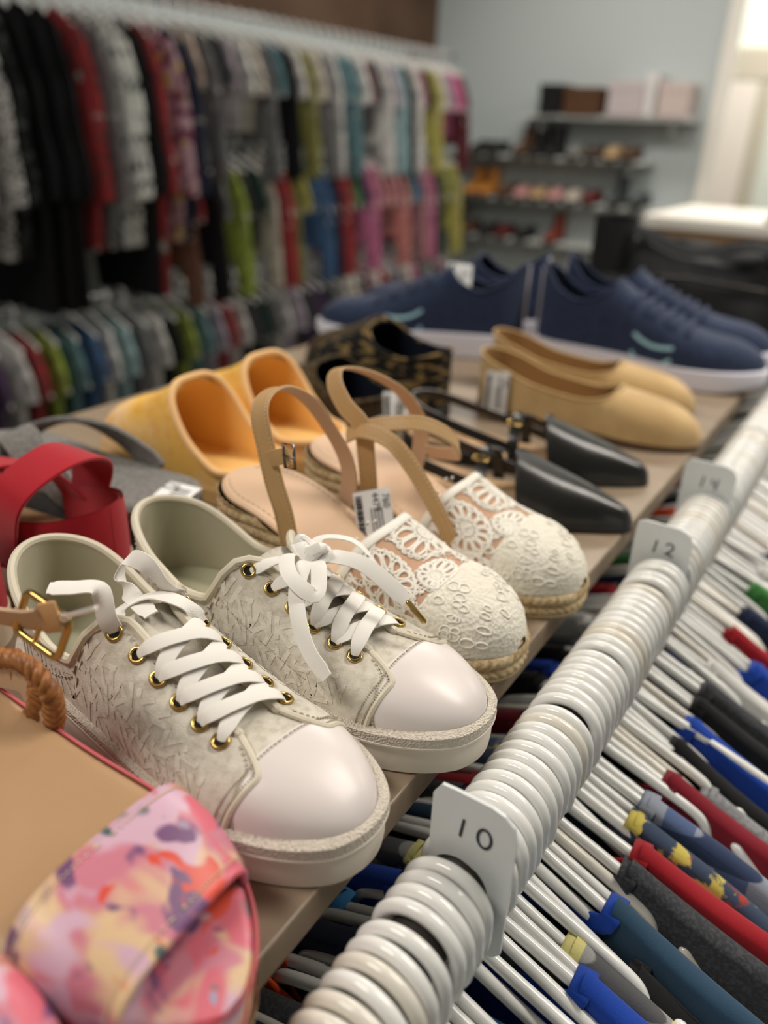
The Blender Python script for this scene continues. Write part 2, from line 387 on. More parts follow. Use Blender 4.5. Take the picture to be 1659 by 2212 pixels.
# ================================================================ shoes: every closed shoe is cut from a foot-shaped last
class Last:
    """x from heel (0) to toe (L), y sideways (positive = left of the toe direction), z up from the ground"""
    def __init__(s, L, W, H, Z, heel_cap=.03, toe_cap=.045, top_cap=.04, p=((0, .5), (1, .75)), q=((0, .5), (1, .75)), bend=0.0, skew=0.0):
        s.L, s.Wp, s.Hp, s.Zp, s.hc, s.tc, s.zc = L, W, H, Z, heel_cap, toe_cap, top_cap
        s.pp, s.qp, s.bend, s.skew = p, q, bend, skew
    def cap(s, x, r): return math.sqrt(max(0.0, 1 - (1 - min(x, r) / r) ** 2)) if x < r else 1.0
    def w(s, x, side=0):
        v = interp(x, s.Wp) * s.cap(max(x, 0), s.hc) * s.cap(max(s.L - x, 0), s.tc)
        return v * (1 + side * s.skew * math.sin(PI * min(1, x / s.L)))
    def c(s, x): return s.bend * max(0, (x / s.L - .35) / .65) ** 2
    def z(s, x): return interp(x, s.Zp)
    def h(s, x): return interp(x, s.Hp) * s.cap(max(s.L - x, 0), s.zc) ** .8
    def p(s, x): return interp(x / s.L, s.pp)
    def q(s, x): return interp(x / s.L, s.qp)
    def raw(s, x, t):
        x = min(max(x, 0), s.L); th = min(1, abs(t)) * PI / 2; sg = 1 if t >= 0 else -1
        return A([x, s.c(x) + sg * s.w(x, sg) * math.sin(th) ** s.p(x), s.z(x) + s.h(x) * max(0, math.cos(th)) ** s.q(x)])
    def normal(s, x, t):
        e = 1e-3; x1, x0 = min(x + e, s.L - 2e-4), max(x - e, 2e-4); t1, t0 = min(t + .01, .999), max(t - .01, -.999)
        n = np.cross(s.raw(x1, t) - s.raw(x0, t), s.raw(x, t1) - s.raw(x, t0)); n = nrm(n)
        c = A([min(max(x, .25 * s.L), .75 * s.L), s.c(x), s.z(x) + .3 * s.h(x)])
        return n if np.dot(n, s.raw(x, t) - c) >= 0 else -n
    def at(s, x, t, off=0.0):
        P = s.raw(x, t)
        return P + off * s.normal(x, t) if off else P
    def s_at(s, x, zabs):
        """|t| at which the side wall has the height zabs"""
        h = s.h(x)
        b = (zabs - s.z(x)) / h if h > 1e-6 else 1
        if b >= 1: return 0.0
        if b <= 0: return 1.0
        return math.acos(b ** (1 / s.q(x))) / (PI / 2)
    def xs(s, x0, x1, n, ends=(True, True)):
        if ends == (True, True): return [x0 + (x1 - x0) * (1 - math.cos(PI * i / n)) / 2 for i in range(n + 1)]
        if ends[0]: return [x0 + (x1 - x0) * (1 - math.cos(PI / 2 * i / n)) for i in range(n + 1)]
        if ends[1]: return [x0 + (x1 - x0) * math.sin(PI / 2 * i / n) for i in range(n + 1)]
        return [x0 + (x1 - x0) * i / n for i in range(n + 1)]
    def ring(s, e, zf, n=60):
        xs = s.xs(0, s.L, n)
        k = (s.L + 2 * e) / s.L
        def X(x): return -e + x * k
        L_ = [(X(x), s.c(x) + s.w(x, 1) + e * min(1, s.w(x) / .012), zf(x)) for x in xs]
        R_ = [(X(x), s.c(x) - s.w(x, -1) - e * min(1, s.w(x) / .012), zf(x)) for x in xs[1:-1]][::-1]
        return L_ + R_
    def sole(s, levels, mi=0, g=None, n=60, bottom=True, top=True):
        """levels = list of (outset, z function or number)"""
        g = g or G(); rows = []
        for e, zf in levels:
            f = zf if callable(zf) else (lambda x, v=zf: v)
            rows.append(s.ring(e, f, n))
        g.grid(rows, cv=True, mi=mi, flip=True)
        N = len(rows[0])
        for r, fl in ((rows[0], bottom), (rows[-1], top)):
            if fl:   # strip cap keeps curved tops smooth
                h = n
                left = r[:h + 1]; rt = [r[0]] + r[h + 1:][::-1] + [r[h]]
                g.grid([[a, ((A(a) + A(b)) / 2), b] for a, b in zip(left, rt)], mi=mi)
        return g
def upper(la, x0, x1, s_top, off=0.0, th=.0018, nu=64, nv=14, mi=(0, 1), ends=(True, True), smin=None, xe=None, g=None, s_bot=1.0, sides=(1, -1)):
    """side walls of a shoe from the top line s_top(x) down to the sole, with an inner face"""
    g = g or G()
    for sd in sides:
        for k, o in ((0, off), (1, off - th)):
            rows = []
            for u in la.xs(0, 1, nu, ends):
                row = []
                for j in range(nv + 1):
                    v = j / nv
                    xend = xe(v) if xe else x1
                    x = x0 + (xend - x0) * u
                    st = s_top(x); t = st + (s_bot - st) * v
                    row.append(la.at(x, sd * t, o))
                rows.append(row)
            g.grid(rows, mi=mi[k], flip=(sd > 0) != (k == 1))
    return g
def edge_path(la, s_top, x0, x1, n, sd, off=0.0, ends=(True, False)):
    return [la.at(x, sd * s_top(x), off) for x in la.xs(x0, x1, n, ends)]
def on_last(la, pts, off): return [la.at(x, t, off) for x, t in pts]
def ring_torus(g, c, n, R, r, mi=0, ns=18, nr=8):
    n = nrm(n); a = nrm(np.cross(n, A([.3, 1, .2]))); b = np.cross(n, a)
    g.tube([c + R * (math.cos(t) * a + math.sin(t) * b) for t in (2 * PI * k / ns for k in range(ns))], r, nr, closed=True, mi=mi); return g
TOE = -PI / 2   # toes point to the front edge (world -Y)
def price_tag(loc, rot, label, w=.030, h=.042, lines=('4479', '760')):
    t = thing('price_tag', label, 'price tag', loc, rot=rot)
    g = G(); n = 8
    g.grid([[( (i / n - .5) * w, (j / n - .5) * h, .0012 * math.sin(PI * i / n)) for j in range(n + 1)] for i in range(n + 1)])
    g.grid([[( (i / n - .5) * w, (j / n - .5) * h, .0012 * math.sin(PI * i / n) - .0004) for j in range(n + 1)] for i in range(n + 1)], flip=True)
    g.build('paper', mat('tag_paper', (236, 236, 236), .6, .3), t)
    g = G(); r = random.Random(3)
    y = -h * .42
    while y < h * .42:
        d = r.choice((.0004, .0008, .0012)); g.box((-w * .36, y, .00105), (w * .18, d, .0003)); y += d + r.choice((.0005, .0008))
    for k in range(4): g.box((-w * .05 + k * w * .09, -h * .1, .0014), (.0006, h * .5, .0003))
    ink = mat('tag_ink', (50, 50, 54), .7, .2)
    g.build('barcode', ink, t, smooth=False)
    for i, s in enumerate(lines):
        o = text_strokes(s, .0062, ink, 'printing', t); o.location = (w * (.22 + .0 * i) + i * .0065 - .003, h * .26, .0014); o.rotation_euler = (0, 0, -PI / 2)
    return t
# ---------------------------------------------------------------- cream canvas platform sneakers
m_canvas = mat('cream_canvas', (209, 202, 189), .85, .2, mix=[('noise', 260, (194, 186, 171), .45, .62), ('noise', 90, (220, 214, 202), .48, .62)], bump=('noise', 1400, .35, .0008))
m_print = mat('cream_print', (226, 220, 208), .8, .2, mix=[('noise', 260, (206, 199, 184), .42, .62)], bump=('noise', 1400, .35, .0008))
m_lining = mat('sage_lining', (186, 180, 158), .8, .2, bump=('noise', 40, .25))
m_cream = mat('cream_leather', (214, 205, 185), .42, .45, bump=('noise', 300, .1))
m_foot = mat('sage_footbed', (178, 175, 150), .6, .3)
m_cap = mat('white_leather', (224, 215, 212), .33, .45)
m_rubber = mat('cream_rubber', (219, 210, 197), .5, .4, mix=[('noise', 35, (203, 194, 180), .55, .75)], bump=('noise', 120, .06))
m_rand = mat('textured_rubber', (217, 207, 193), .55, .4, bump=('voronoi', 900, .9, .0012))
m_gold = mat('gold_metal', (190, 160, 96), .22, .5, metal=1.0)
m_lace = mat('white_cotton', (238, 234, 228), .9, .15, bump=('wavex', 900, .2, .0006))
m_thread = mat('cream_thread', (182, 172, 150), .8, .2)
m_dark = mat('dark_gap', (40, 36, 32), .9, .1)
def sneaker_last():
    return Last(.225, [(0, .0262), (.05, .0285), (.1, .031), (.15, .0345), (.182, .0362), (.225, .034)],
                [(0, .105), (.05, .10), (.085, .068), (.1, .054), (.125, .042), (.15, .0315), (.168, .0265), (.185, .0240), (.205, .0215), (.225, .0195)],
                [(0, .018), (.225, .018)], heel_cap=.040, toe_cap=.062, top_cap=.040,
                p=((0, .50), (.3, .54), (.48, .8), (.7, .82), (1, .72)), q=((0, .55), (.4, .75), (1, .72)), bend=.007)
def make_sneaker(name, label, loc, rotz):
    la = sneaker_last(); t = thing(name, label, 'shoe', loc, rotz, 'cream canvas sneakers on the shelf')
    ztop = [(0, .070), (.015, .066), (.04, .0545), (.062, .047), (.078, .049), (.092, .060), (.102, .068), (.12, .2)]
    XT, XE = .094, .177
    def s_lace(x): return interp(x, [(.085, .30), (XT, .17), (.14, .16), (.165, .15), (.178, .12), (.2, .1)])
    def s_top(x):
        a = la.s_at(x, interp(x, ztop))
        q = min(1, max(0, (x - .080) / .024)); q = q * q * (3 - 2 * q); return a * (1 - q) + s_lace(x) * q
    xe = lambda v: XE - .008 + .022 * math.sin(min(1, v * 3.2) * PI / 2) - .006 * v
    g = upper(la, 0, XE, s_top, off=.0016, th=.0022, nu=60, nv=18, ends=(True, False), xe=xe)
    # printed initials on the canvas
    def mono(x, tt, sz, sd, ang):
        glyphs = ([(0, 0), (0, 1), (.42, .35), (.84, 1), (.84, 0)],), ([(1.15, 0), (1.15, 1)], [(1.75, 1), (1.2, .5), (1.75, 0)])
        for gl in glyphs:
            for pl in gl:
                pts = smooth_path(pl, 4) if False else [A(pl[i]) * (1 - k / 7) + A(pl[i + 1]) * (k / 7) for i in range(len(pl) - 1) for k in range(7)] + [A(pl[-1])]
                q = []
                for a, b in pts:
                    a, b = (a - .9) * sz, (b - .5) * sz
                    xx = x + a * math.cos(ang) - b * math.sin(ang); yy = a * math.sin(ang) + b * math.cos(ang)
                    q.append((min(max(xx, .006), 0.170), min(max(tt + yy * 12, .04), .985)))
                q = [(a, max(b, s_top(a) + .05)) for a, b in q]
                P = [la.at(a, sd * b, 0.0018) for a, b in q]; N = [la.normal(a, sd * b) for a, b in q]
                T_ = [nrm(P[min(i + 1, len(P) - 1)] - P[max(i - 1, 0)]) for i in range(len(P))]; B_ = [nrm(np.cross(t_, n_)) * sz * .085 for t_, n_ in zip(T_, N)]
                g.grid([[p - b_, p + b_] for p, b_ in zip(P, B_)], mi=2)
    rr = random.Random(5)
    for sd in (1, -1):
        for i, x in enumerate((.03, .062, .094, .122, .15)):
            for j, tt in enumerate((.56, .74, .9)):
                mono(x + .014 * (j % 2), tt, .0155, sd, .35 * (-1) ** (i + j) + rr.uniform(-.2, .2))
    q = g.build('quarter', [m_canvas, m_lining, m_print], t)
    # piping around the collar and down the lacing edges, with stitch lines
    gp = G(); gs = G()
    Lp = edge_path(la, s_top, .0, XE - .008, 60, 1, .0012); Rp = edge_path(la, s_top, .0, XE - .008, 60, -1, .0012)
    gp.tube(Rp[::-1] + Lp[1:], .0024, 8)
    gp.build('collar_piping', m_cream, t)
    for sd in (1, -1):
        gs = G()
        for d in (.075, ):
            for x in np.arange(.004, XE - .012, .0034):
                a, b = la.at(x, sd * min(.97, s_top(x) + d), .0021), la.at(x + .002, sd * min(.97, s_top(x + .002) + d), .0021)
                gs.tube([a, b], .00035, 5, caps=False)
        for x in np.arange(.08, .15, .0034):       # dotted seam across the quarter
            sm = lambda a: sd * min(.96, max(s_top(a) + .16, .62 + 1.2 * (a - .02)))
            gs.tube([la.at(x, sm(x), .0019), la.at(x + .0018, sm(x + .0018), .0019)], .0003, 5, caps=False)
        for dv in (.002, .0052):                   # double stitch along the front edge of the quarter
            for k in range(26):
                v0, v1 = .1 + k / 29, .1 + (k + .55) / 29
                P = []
                for v in (v0, v1):
                    x = xe(v) - dv; st = s_top(x); P.append(la.at(x, sd * (st + (1 - st) * v), .0021))
                gs.tube(P, .00035, 5, caps=False)
        gs.build('stitching', m_thread, t)
    # front binding of each quarter
    for sd in (1, -1):
        P = []; gb = G()
        for v in np.linspace(0, 1, 24):
            x = xe(v) ; st = s_top(x); P.append(la.at(x, sd * (st + (1 - st) * v), .0014))
        gb.tube(P, .0015, 7)
        gb.build('front_binding', m_cream, t)
    # tongue
    g = G()
    for k, o in ((0, -.0036), (1, -.0052)):
        g.grid([[la.at(x, tt, o)  for tt in np.linspace(-.42, .42, 17)] for x in np.linspace(.098, .186, 30)], mi=k, flip=k == 1)
    g.build('tongue', [m_canvas, m_lining], t)
    # vamp under the quarters and the toe cap
    g = G(); g.grid([[la.at(x, tt, .0003) for tt in np.linspace(-1, 1, 33)] for x in np.linspace(.15, .205, 14)]); g.build('vamp', m_canvas, t)
    g = G(); xb = lambda tt: .181 + .007 * abs(tt) ** 2.2
    rows = []
    for u in np.sin(np.linspace(0, PI / 2, 30)):
        rows.append([la.at(xb(tt) + (la.L - .0006 - xb(tt)) * u, tt, .0017 * min(1, .4 + u * 8)) for tt in np.linspace(-1, 1, 45)])
    g.grid(rows); g.build('toe_cap', m_cap, t)
    gs = G()
    for k in range(60):
        tt = -0.97 + 1.94 * k / 60; gs.tube([la.at(xb(tt) + .0022, tt, .0021), la.at(xb(tt + .018) + .0022, tt + .018, .0021)], .00035, 5, caps=False)
    gs.build('toe_stitching', m_thread, t)
    # footbed
    g = G(); la2 = la
    g.grid([[(x, la.c(x) + la.w(x) * .96 * v, .0225) for v in np.linspace(-1, 1, 9)] for x in la.xs(.002, .2, 26)]); g.build('footbed', m_foot, t)
    # rubber sole, textured rand strip and toe bumper lip
    g = la.sole([(.0012, .0), (.0032, .0012), (.0036, .006), (.0036, .0165), (.0030, .0182), (.001, .0186)]); g.build('sole', m_rubber, t)
    lo = lambda x: .0165 ; hi = lambda x: .0225 + .002 * max(0, (x - .15) / .09)
    g = la.sole([(.0026, lo), (.0046, lambda x: lo(x) + .0006), (.0046, lambda x: hi(x) - .0008), (.0034, hi), (.001, lambda x: hi(x) + .0002)], bottom=False, top=False); g.build('rand_strip', m_rand, t)
    rg = la.ring(.0042, lambda x: .0172, 60)
    i0 = len(rg) - 1
    g = G(); g.tube([p for p in rg if p[0] > .12] if False else rg, .0009, 6, closed=True); g.build('sole_lip', m_rubber, t)
    # eyelets
    ex = [.099, .1135, .1275, .141, .154, .166]
    E = {}
    for sd in (1, -1):
        for i, x in enumerate(ex):
            tt = sd * (s_top(x) + .13); E[sd, i] = (x, tt)
            g = G(); P = la.at(x, tt, .0022); ring_torus(g, P, la.normal(x, tt), .0033, .0009)
            g.build('eyelet', m_gold, t, angle=None)
            g2 = G(); n = la.normal(x, tt); a = nrm(np.cross(n, A([.2, 1, .1]))); b = np.cross(n, a)
            g2.fan([P - n * .0003 + .003 * (math.cos(k * PI / 6) * a + math.sin(k * PI / 6) * b) for k in range(12)]); o = g2.build('eyelet_hole', m_dark, t)
    return t, la, E, s_top
def lace_seg(g, la, a, b, lift=.003, w=.0074, extra=None):
    """flat lace from eyelet a to eyelet b over the tongue"""
    P, N = [], []
    for k in range(15):
        u = k / 14; x = a[0] + (b[0] - a[0]) * u; tt = a[1] + (b[1] - a[1]) * u
        h = .0012 + lift * math.sin(PI * u) ** .6
        P.append(la.at(x, tt, h)); N.append(la.normal(x, tt))
    ws = [w * (.5 + .5 * min(1, min(k, 14 - k) / 2.5)) for k in range(15)]
    g.ribbon(P, N, ws, .0009, crown=.0002); return g
def free_lace(pts, nor, w=.0088, n=7):
    g = G(); P = smooth_path(pts, n)
    if isinstance(nor, list):
        NN = smooth_path(nor, n)
    else: NN = [A(nor, float)] * len(P)
    g.ribbon(P, NN, [w * (1 if 1 < k < len(P) - 2 else .8) for k in range(len(P))], .0009, crown=.0003); return g
SN1 = make_sneaker('canvas_sneaker', 'cream canvas sneaker with loose untied laces beside the gold buckle, nearer of its pair', (-.0150, .2175, H), TOE - .115)
SN2 = make_sneaker('canvas_sneaker', 'cream canvas sneaker with laces knotted in a bow, beside the lace espadrille', (.0545, .2085, H), TOE - .05)
t, la, E, st = SN1
for i in range(1, 5):
    lace_seg(G(), la, E[-1, i + 1] if i < 5 else E[-1, 5], E[1, i], .0042).build('lace', m_lace, t)
    lace_seg(G(), la, E[1, i + 1], E[-1, i], .0065).build('lace', m_lace, t)
def LP(la, x, tt, off): return la.at(x, tt, off)
a = E[-1, 0]
free_lace([LP(la, a[0], a[1], .001), LP(la, a[0] - .005, a[1] + .03, .006), LP(la, a[0] - .013, a[1] + .1, .009), LP(la, a[0] - .02, a[1] - .02, .010), LP(la, a[0] - .026, a[1] - .12, .012)],
          [la.normal(*a)] * 2 + [A([0, -.3, 1.])] * 3).build('lace_end', m_lace, t)
b = E[1, 0]; c = la.at(b[0], b[1], .001)
free_lace([c, c + A([-.004, -.006, .009]), c + A([-.012, -.010, .019]), c + A([-.024, -.012, .018]), c + A([-.026, -.016, .008]), c + A([-.012, -.018, .004]), c + A([.004, -.02, .003])],
          [A([0, -.6, .8]), A([-.3, -.6, .6]), A([-.2, -.7, .6]), A([-.8, -.5, .2]), A([-.4, -.5, -.6]), A([.2, -.3, .9]), A([.3, -.2, .9])]).build('lace_loop', m_lace, t)
c2 = la.at(E[1, 1][0], E[1, 1][1], .001)
free_lace([c2, c2 + A([-.006, -.004, .01]), c2 + A([-.02, -.012, .012]), c2 + A([-.028, -.024, .006]), c2 + A([-.018, -.034, .003])],
          [A([0, -.4, 1]), A([-.4, -.2, .9]), A([-.6, -.3, .7]), A([-.3, -.2, .9]), A([.1, 0, 1.])]).build('lace_loop', m_lace, t)
t, la, E, st = SN2
for i in range(1, 5):
    lace_seg(G(), la, E[1, i + 1], E[-1, i], .0045, .0078).build('lace', m_lace, t)
    lace_seg(G(), la, E[-1, i + 1], E[1, i], .0065, .0078).build('lace', m_lace, t)
K = la.at(.118, .02, .012)        # the knot
for e in (E[-1, 0], E[1, 0]):
    p = la.at(*e, .001); free_lace([p, (p + K) / 2 + A([0, 0, .003]), K], [la.normal(*e), A([0, 0, 1.]), A([0, 0, 1.])], .0075).build('lace', m_lace, t)
g = G()
for k, (rx, ry) in enumerate(((.0085, .007), (.0065, .0085), (.0075, .006))):
    g.tube([K + A([rx * math.cos(q) * (1 if k != 1 else .7), ry * math.sin(q) * (.8 if k != 2 else .5), .003 + .0022 * math.sin(q * 2 + k) + .0022 * k]) for q in np.linspace(0, 2 * PI, 22)[:-1]], .0024, 8, closed=True, sx=1.5)
g.build('knot', m_lace, t)
free_lace([K, K + A([.006, -.012, .004]), K + A([.012, -.024, -.002]), K + A([.022, -.034, -.010]), K + A([.034, -.0405, -.019]), K + A([.047, -.043, -.026])],
          [A([0, -.3, 1]), A([.3, -.5, .9]), A([.3, -.6, .8]), A([.2, -.8, .6]), A([.1, -.9, .4]), A([.1, -.9, .3])], .0082).build('lace_end', m_lace, t)
free_lace([K, K + A([.012, .004, .004]), K + A([.026, .008, .004]), K + A([.040, .010, -.002]), K + A([.052, .012, -.010])],
          [A([0, .1, 1]), A([.2, -.3, .9]), A([.2, -.5, .8]), A([.2, -.6, .8]), A([.2, -.6, .8])], .0085).build('lace_end', m_lace, t)
g = G(); g.tube([K + A([.053, .012, -.0105]), K + A([.062, .013, -.018])], .0016, 8); g.build('aglet', m_gold, t)
for sgn in (1, -1):
    free_lace([K, K + A([-.004, sgn * .012, .006]), K + A([.008, sgn * .024, .004]), K + A([.022, sgn * .022, -.002]), K + A([.012, sgn * .008, .004]), K],
              [A([0, 0, 1.]), A([-.3, 0, 1.]), A([0, sgn * .3, 1.]), A([.3, sgn * .6, .6]), A([0, 0, 1.]), A([0, 0, 1.])], .008).build('bow_loop', m_lace, t)
# ---------------------------------------------------------------- white crochet wedge espadrilles
m_jute = mat('jute_rope', (196, 174, 138), .85, .15, mix=[('noise', 500, (164, 138, 100), .42, .6), ('noise', 60, (208, 190, 156), .5, .7)], bump=('noise', 900, .5, .001))
m_nude = mat('nude_footbed', (217, 183, 152), .5, .3, bump=('noise', 400, .05))
m_strap = mat('tan_strap', (193, 156, 108), .48, .35, bump=('noise', 500, .12))
m_strapin = mat('beige_strap_lining', (203, 170, 140), .7, .2)
m_mesh = mat('nude_mesh', (196, 158, 132), .8, .2, bump=('check', 900, .3))
m_croc = mat('white_crochet', (243, 239, 229), .85, .15, bump=('noise', 1600, .4, .0006))
m_croccap = mat('white_lace_cap', (232, 227, 213), .8, .15, mix=[('noise', 240, (222, 215, 200), .5, .7)], bump=('voronoi', 420, .45, .0016))
m_tread = mat('cream_outsole', (206, 188, 150), .6, .3)
def make_espadrille(name, label, loc, rotz):
    la = Last(.207, [(0, .027), (.04, .0285), (.09, .029), (.14, .0345), (.17, .0352), (.207, .033)],
              [(0, .05), (.08, .05), (.105, .040), (.125, .040), (.15, .034), (.175, .029), (.207, .025)],
              [(0, .066), (.04, .060), (.08, .044), (.115, .026), (.145, .0165), (.207, .0155)], heel_cap=.030, toe_cap=.050, top_cap=.036,
              p=((0, .5), (.5, .6), (1, .72)), q=((0, .6), (.5, .75), (1, .75)), bend=.002)
    t = thing(name, label, 'shoe', loc, rotz, 'lace wedge espadrilles on the shelf')
    # rope wedge: stacked strands around the outline
    n = 150; r0 = la.ring(.0022, lambda x: 0, n); r1 = la.ring(.0044, lambda x: 0, n)
    xs = [min(max(p[0], 0), la.L) for p in r0]; arc = [0]
    for i in range(1, len(r0)): arc.append(arc[-1] + math.dist(r0[i], r0[i-1]))
    pit = .0072; rows = []
    for k in range(61):
        row = []
        for i in range(len(r0)):
            zt = la.z(xs[i]) + .001; zb = .0022; ns = max(2, round((zt - zb) / pit)) if False else (zt - zb) / pit
            zz = zb + (zt - zb) * k / 60; ph = (zz - zb) / (zt - zb) * max(2.0, ns)
            fr = abs(math.sin(PI * ph)) ** .6
            tw = .5 + .5 * math.sin(2 * PI * (arc[i] / .0052 + ((ph % 1) * .8 if int(ph) % 2 else -(ph % 1) * .8)))
            u = fr * (.62 + .38 * tw)
            row.append((r0[i][0] + (r1[i][0] - r0[i][0]) * u, r0[i][1] + (r1[i][1] - r0[i][1]) * u, zz))
        rows.append(row)
    g = G(); g.grid(rows, cv=True, flip=True); g.build('rope_wedge', m_jute, t, angle=None)
    la.sole([(.0005, 0.), (.0026, .0006), (.0026, .0022), (.001, .0024)]).build('outsole', m_tread, t)
    g = la.sole([(-.0005, lambda x: la.z(x) - .001), (.0014, lambda x: la.z(x) + .0006), (.0014, lambda x: la.z(x) + .0024), (-.0002, lambda x: la.z(x) + .0034)], bottom=False)
    g.build('footbed', m_nude, t)
    for sd in (1, -1):
        g = G()
        for x in np.arange(.006, .125, .0042):
            P = [(a, sd * (la.w(a) - .0042), la.z(a) + .0035) for a in (x, x + .0025)]; g.tube(P, .00035, 5, caps=False)
        g.build('footbed_stitching', m_thread, t, angle=None)
    # vamp: nude mesh under white crochet, then the solid lace toe cap
    xv = lambda tt: .119 - .016 * abs(tt) ** 1.6 + .012 * (tt < 0) * 0
    xc = lambda tt: .163 - .006 * abs(tt)
    g = G()
    for k, o in ((0, .0014), (1, .0004)):
        g.grid([[la.at(xv(tt) + (la.L - .0005 - xv(tt)) * u, tt, o) for tt in np.linspace(-1, 1, 41)] for u in np.sin(np.linspace(0, PI / 2, 34))], mi=k)
    vam = g.build('vamp', [m_mesh, mat('cream_cotton', (226, 218, 200), .8, .2)], t)
    g = G(); g.grid([[la.at(xc(tt) + (la.L - .0005 - xc(tt)) * u, tt, .0014 + .0012 * min(1, u * 9)) for tt in np.linspace(-1, 1, 61)] for u in np.sin(np.linspace(0, PI / 2, 40))])
    g.build('toe_cap', m_croccap, t)
    P = [la.at(xv(tt), tt, .0018) for tt in np.linspace(-.99, .99, 50)]
    g = G(); g.ribbon([la.at(xv(tt) + .0022, tt, .0022) for tt in np.linspace(-.99, .99, 60)], [la.normal(xv(tt) + .0022, tt) for tt in np.linspace(-.99, .99, 60)], .0058, .0014, crown=.0006)
    for tt in np.linspace(-.98, .98, 74): g.tube([la.at(xv(tt) - .0004, tt, .0030), la.at(xv(tt) + .0046, tt, .0030)], .0004, 5)
    g.build('top_binding', m_croc, t)
    # crochet: flower rings, petals and a net of cords, drawn in the (x, across) plane of the vamp
    HA = .056
    def cord(g, pts, r, cl=False):
        q = [(min(max(x, xv(v) + .003), xc(v) + .002), v) for x, v in pts if abs(v) < 1.0]
        if len(q) > 2: g.tube([la.at(x, v, .0019) for x, v in q], r, 6, closed=cl and len(q) == len(pts))
    def flower(g, x0, v0, R):
        pt = lambda r, a: (x0 + r * math.cos(a), v0 + r * math.sin(a) / HA)
        for r, w in ((.08, .0007), (.24, .0007), (.40, .0006), (1.0, .00085)):
            cord(g, [pt(R * r, a) for a in np.linspace(0, 2 * PI, 40)[:-1]], w, True)
        N = 12
        for k in range(N):
            a0 = 2 * PI * k / N
            cord(g, [pt(R * r, a0) for r in np.linspace(.1, .40, 5)], .00045)
            cord(g, [pt(R * r, a0 + PI / N) for r in np.linspace(.1, .40, 5)], .00035)
            pet = [pt(R * (.66 + .27 * math.cos(q)), a0 + .21 * math.sin(q) * (1 + .15 * math.cos(q))) for q in np.linspace(0, 2 * PI, 19)[:-1]]
            cord(g, pet, .0009, True)
            cord(g, [pt(R * r, a0 + PI / N) for r in np.linspace(.76, 1.0, 4)], .0005)
        for k in range(26):
            a0 = 2 * PI * k / 26; cord(g, [pt(R * (1.0 + .09 * math.sin(q)), a0 + (q / PI - .5) * 2 * PI / 26) for q in np.linspace(0, PI, 7)], .0005)
    g = G()
    for x0, v0, R in ((.138, -.50, .0165), (.134, .18, .0150), (.150, -.99, .0150), (.134, .86, .0150), (.158, -.12, .0095)):
        flower(g, x0, v0, R)
    rr = random.Random(4)
    for k in range(150):            # filling net
        x0, v0 = rr.uniform(.108, .166), rr.uniform(-.97, .97)
        if min(math.hypot(x0 - fx_, (v0 - fv) * HA) - R for fx_, fv, R in ((.138, -.50, .0165), (.134, .18, .0150), (.150, -.99, .0150), (.134, .86, .0150))) < .0006: continue
        for j in range(3):
            a = rr.uniform(0, PI); cord(g, [(x0 + s * .0035 * math.cos(a), v0 + s * .0035 * math.sin(a) / HA) for s in (-1, -.3, .3, 1)], .0004)
    for k in range(40):             # little knots
        x0, v0 = rr.uniform(.11, .163), rr.uniform(-.95, .95); g.tube([la.at(x0, v0, .0012), la.at(x0, v0, .0026)], .001, 6)
    g.build('crochet', m_croc, t, angle=None)
    g = G()
    for k in range(46):             # raised loops on the toe cap
        u = rr.uniform(.04, .96); v0 = rr.uniform(-.93, .93); x0 = .166 + (.2 - .166) * u; R = rr.uniform(.002, .0034)
        if la.w(x0) < .02: continue
        g.tube([la.at(x0 + R * math.cos(a), max(-.99, min(.99, v0 + R * math.sin(a) / HA)), .0029) for a in np.linspace(0, 2 * PI, 13)[:-1]], .0005, 5, closed=True)
    g.build('toe_cap_loops', m_croc, t, angle=None)
    return t, la
def strap(pts, nor, parent, name='strap', w=.0125, n=8, th=.0016, stitch=True):
    P = smooth_path(pts, n); N = smooth_path(nor, n)
    N = [nrm(v) for v in N]
    g = G(); g.ribbon(P, N, w, th, mi=0, mi_in=1); o = g.build(name, [m_strap, m_strapin], parent)
    if stitch:
        gs = G()
        for i in range(0, len(P) - 2, 1):
            tt = nrm(P[i + 1] - P[i]); b = nrm(np.cross(tt, N[i])); nn = np.cross(b, tt)
            for s in (-1, 1):
                q0 = P[i] + b * s * (w / 2 - .0016) + nn * (th / 2 + .0001); q1 = q0 + (P[i + 1] - P[i]) * .55
                gs.tube([q0, q1], .0003, 5, caps=False)
        s_ = gs.build('strap_stitching', mat('pale_thread', (226, 206, 170), .8, .2), o, angle=None)
    return o
E1, LE1 = make_espadrille('wedge_espadrille', 'white crochet wedge espadrille with its heel strap buckled, beside the sneaker tied in a bow', (.1225, .2035, H), TOE)
E2, LE2 = make_espadrille('wedge_espadrille', 'white crochet wedge espadrille with its tan ankle strap undone, beside the black pointed shoes', (.2065, .1985, H), TOE)
out = lambda p: A([0.0, p[1] * 30 if abs(p[1]) > .012 else p[1] * 30, .35])
loop1 = [(.072, -.0325, .050), (.069, -.0345, .072), (.063, -.0345, .088), (.057, -.034, .108), (.0500, -.031, .127), (.0460, -.020, .1345), (.046, -.004, .1345), (.0515, .012, .124), (.0595, .024, .103), (.066, .031, .084), (.0675, .0335, .066), (.063, .0335, .046)]
nor1 = [A([.1, -1, .1]), A([.1, -1, .1]), A([.1, -1, .1]), A([0, -1, .2]), A([-.2, -.8, .55]), A([-.3, -.4, .9]), A([-.3, .15, .95]), A([-.2, .5, .8]), A([0, .8, .5]), A([.1, 1, .1]), A([.1, 1, 0]), A([.1, 1, 0])]
strap(loop1, nor1, E1, 'heel_strap', .0135)
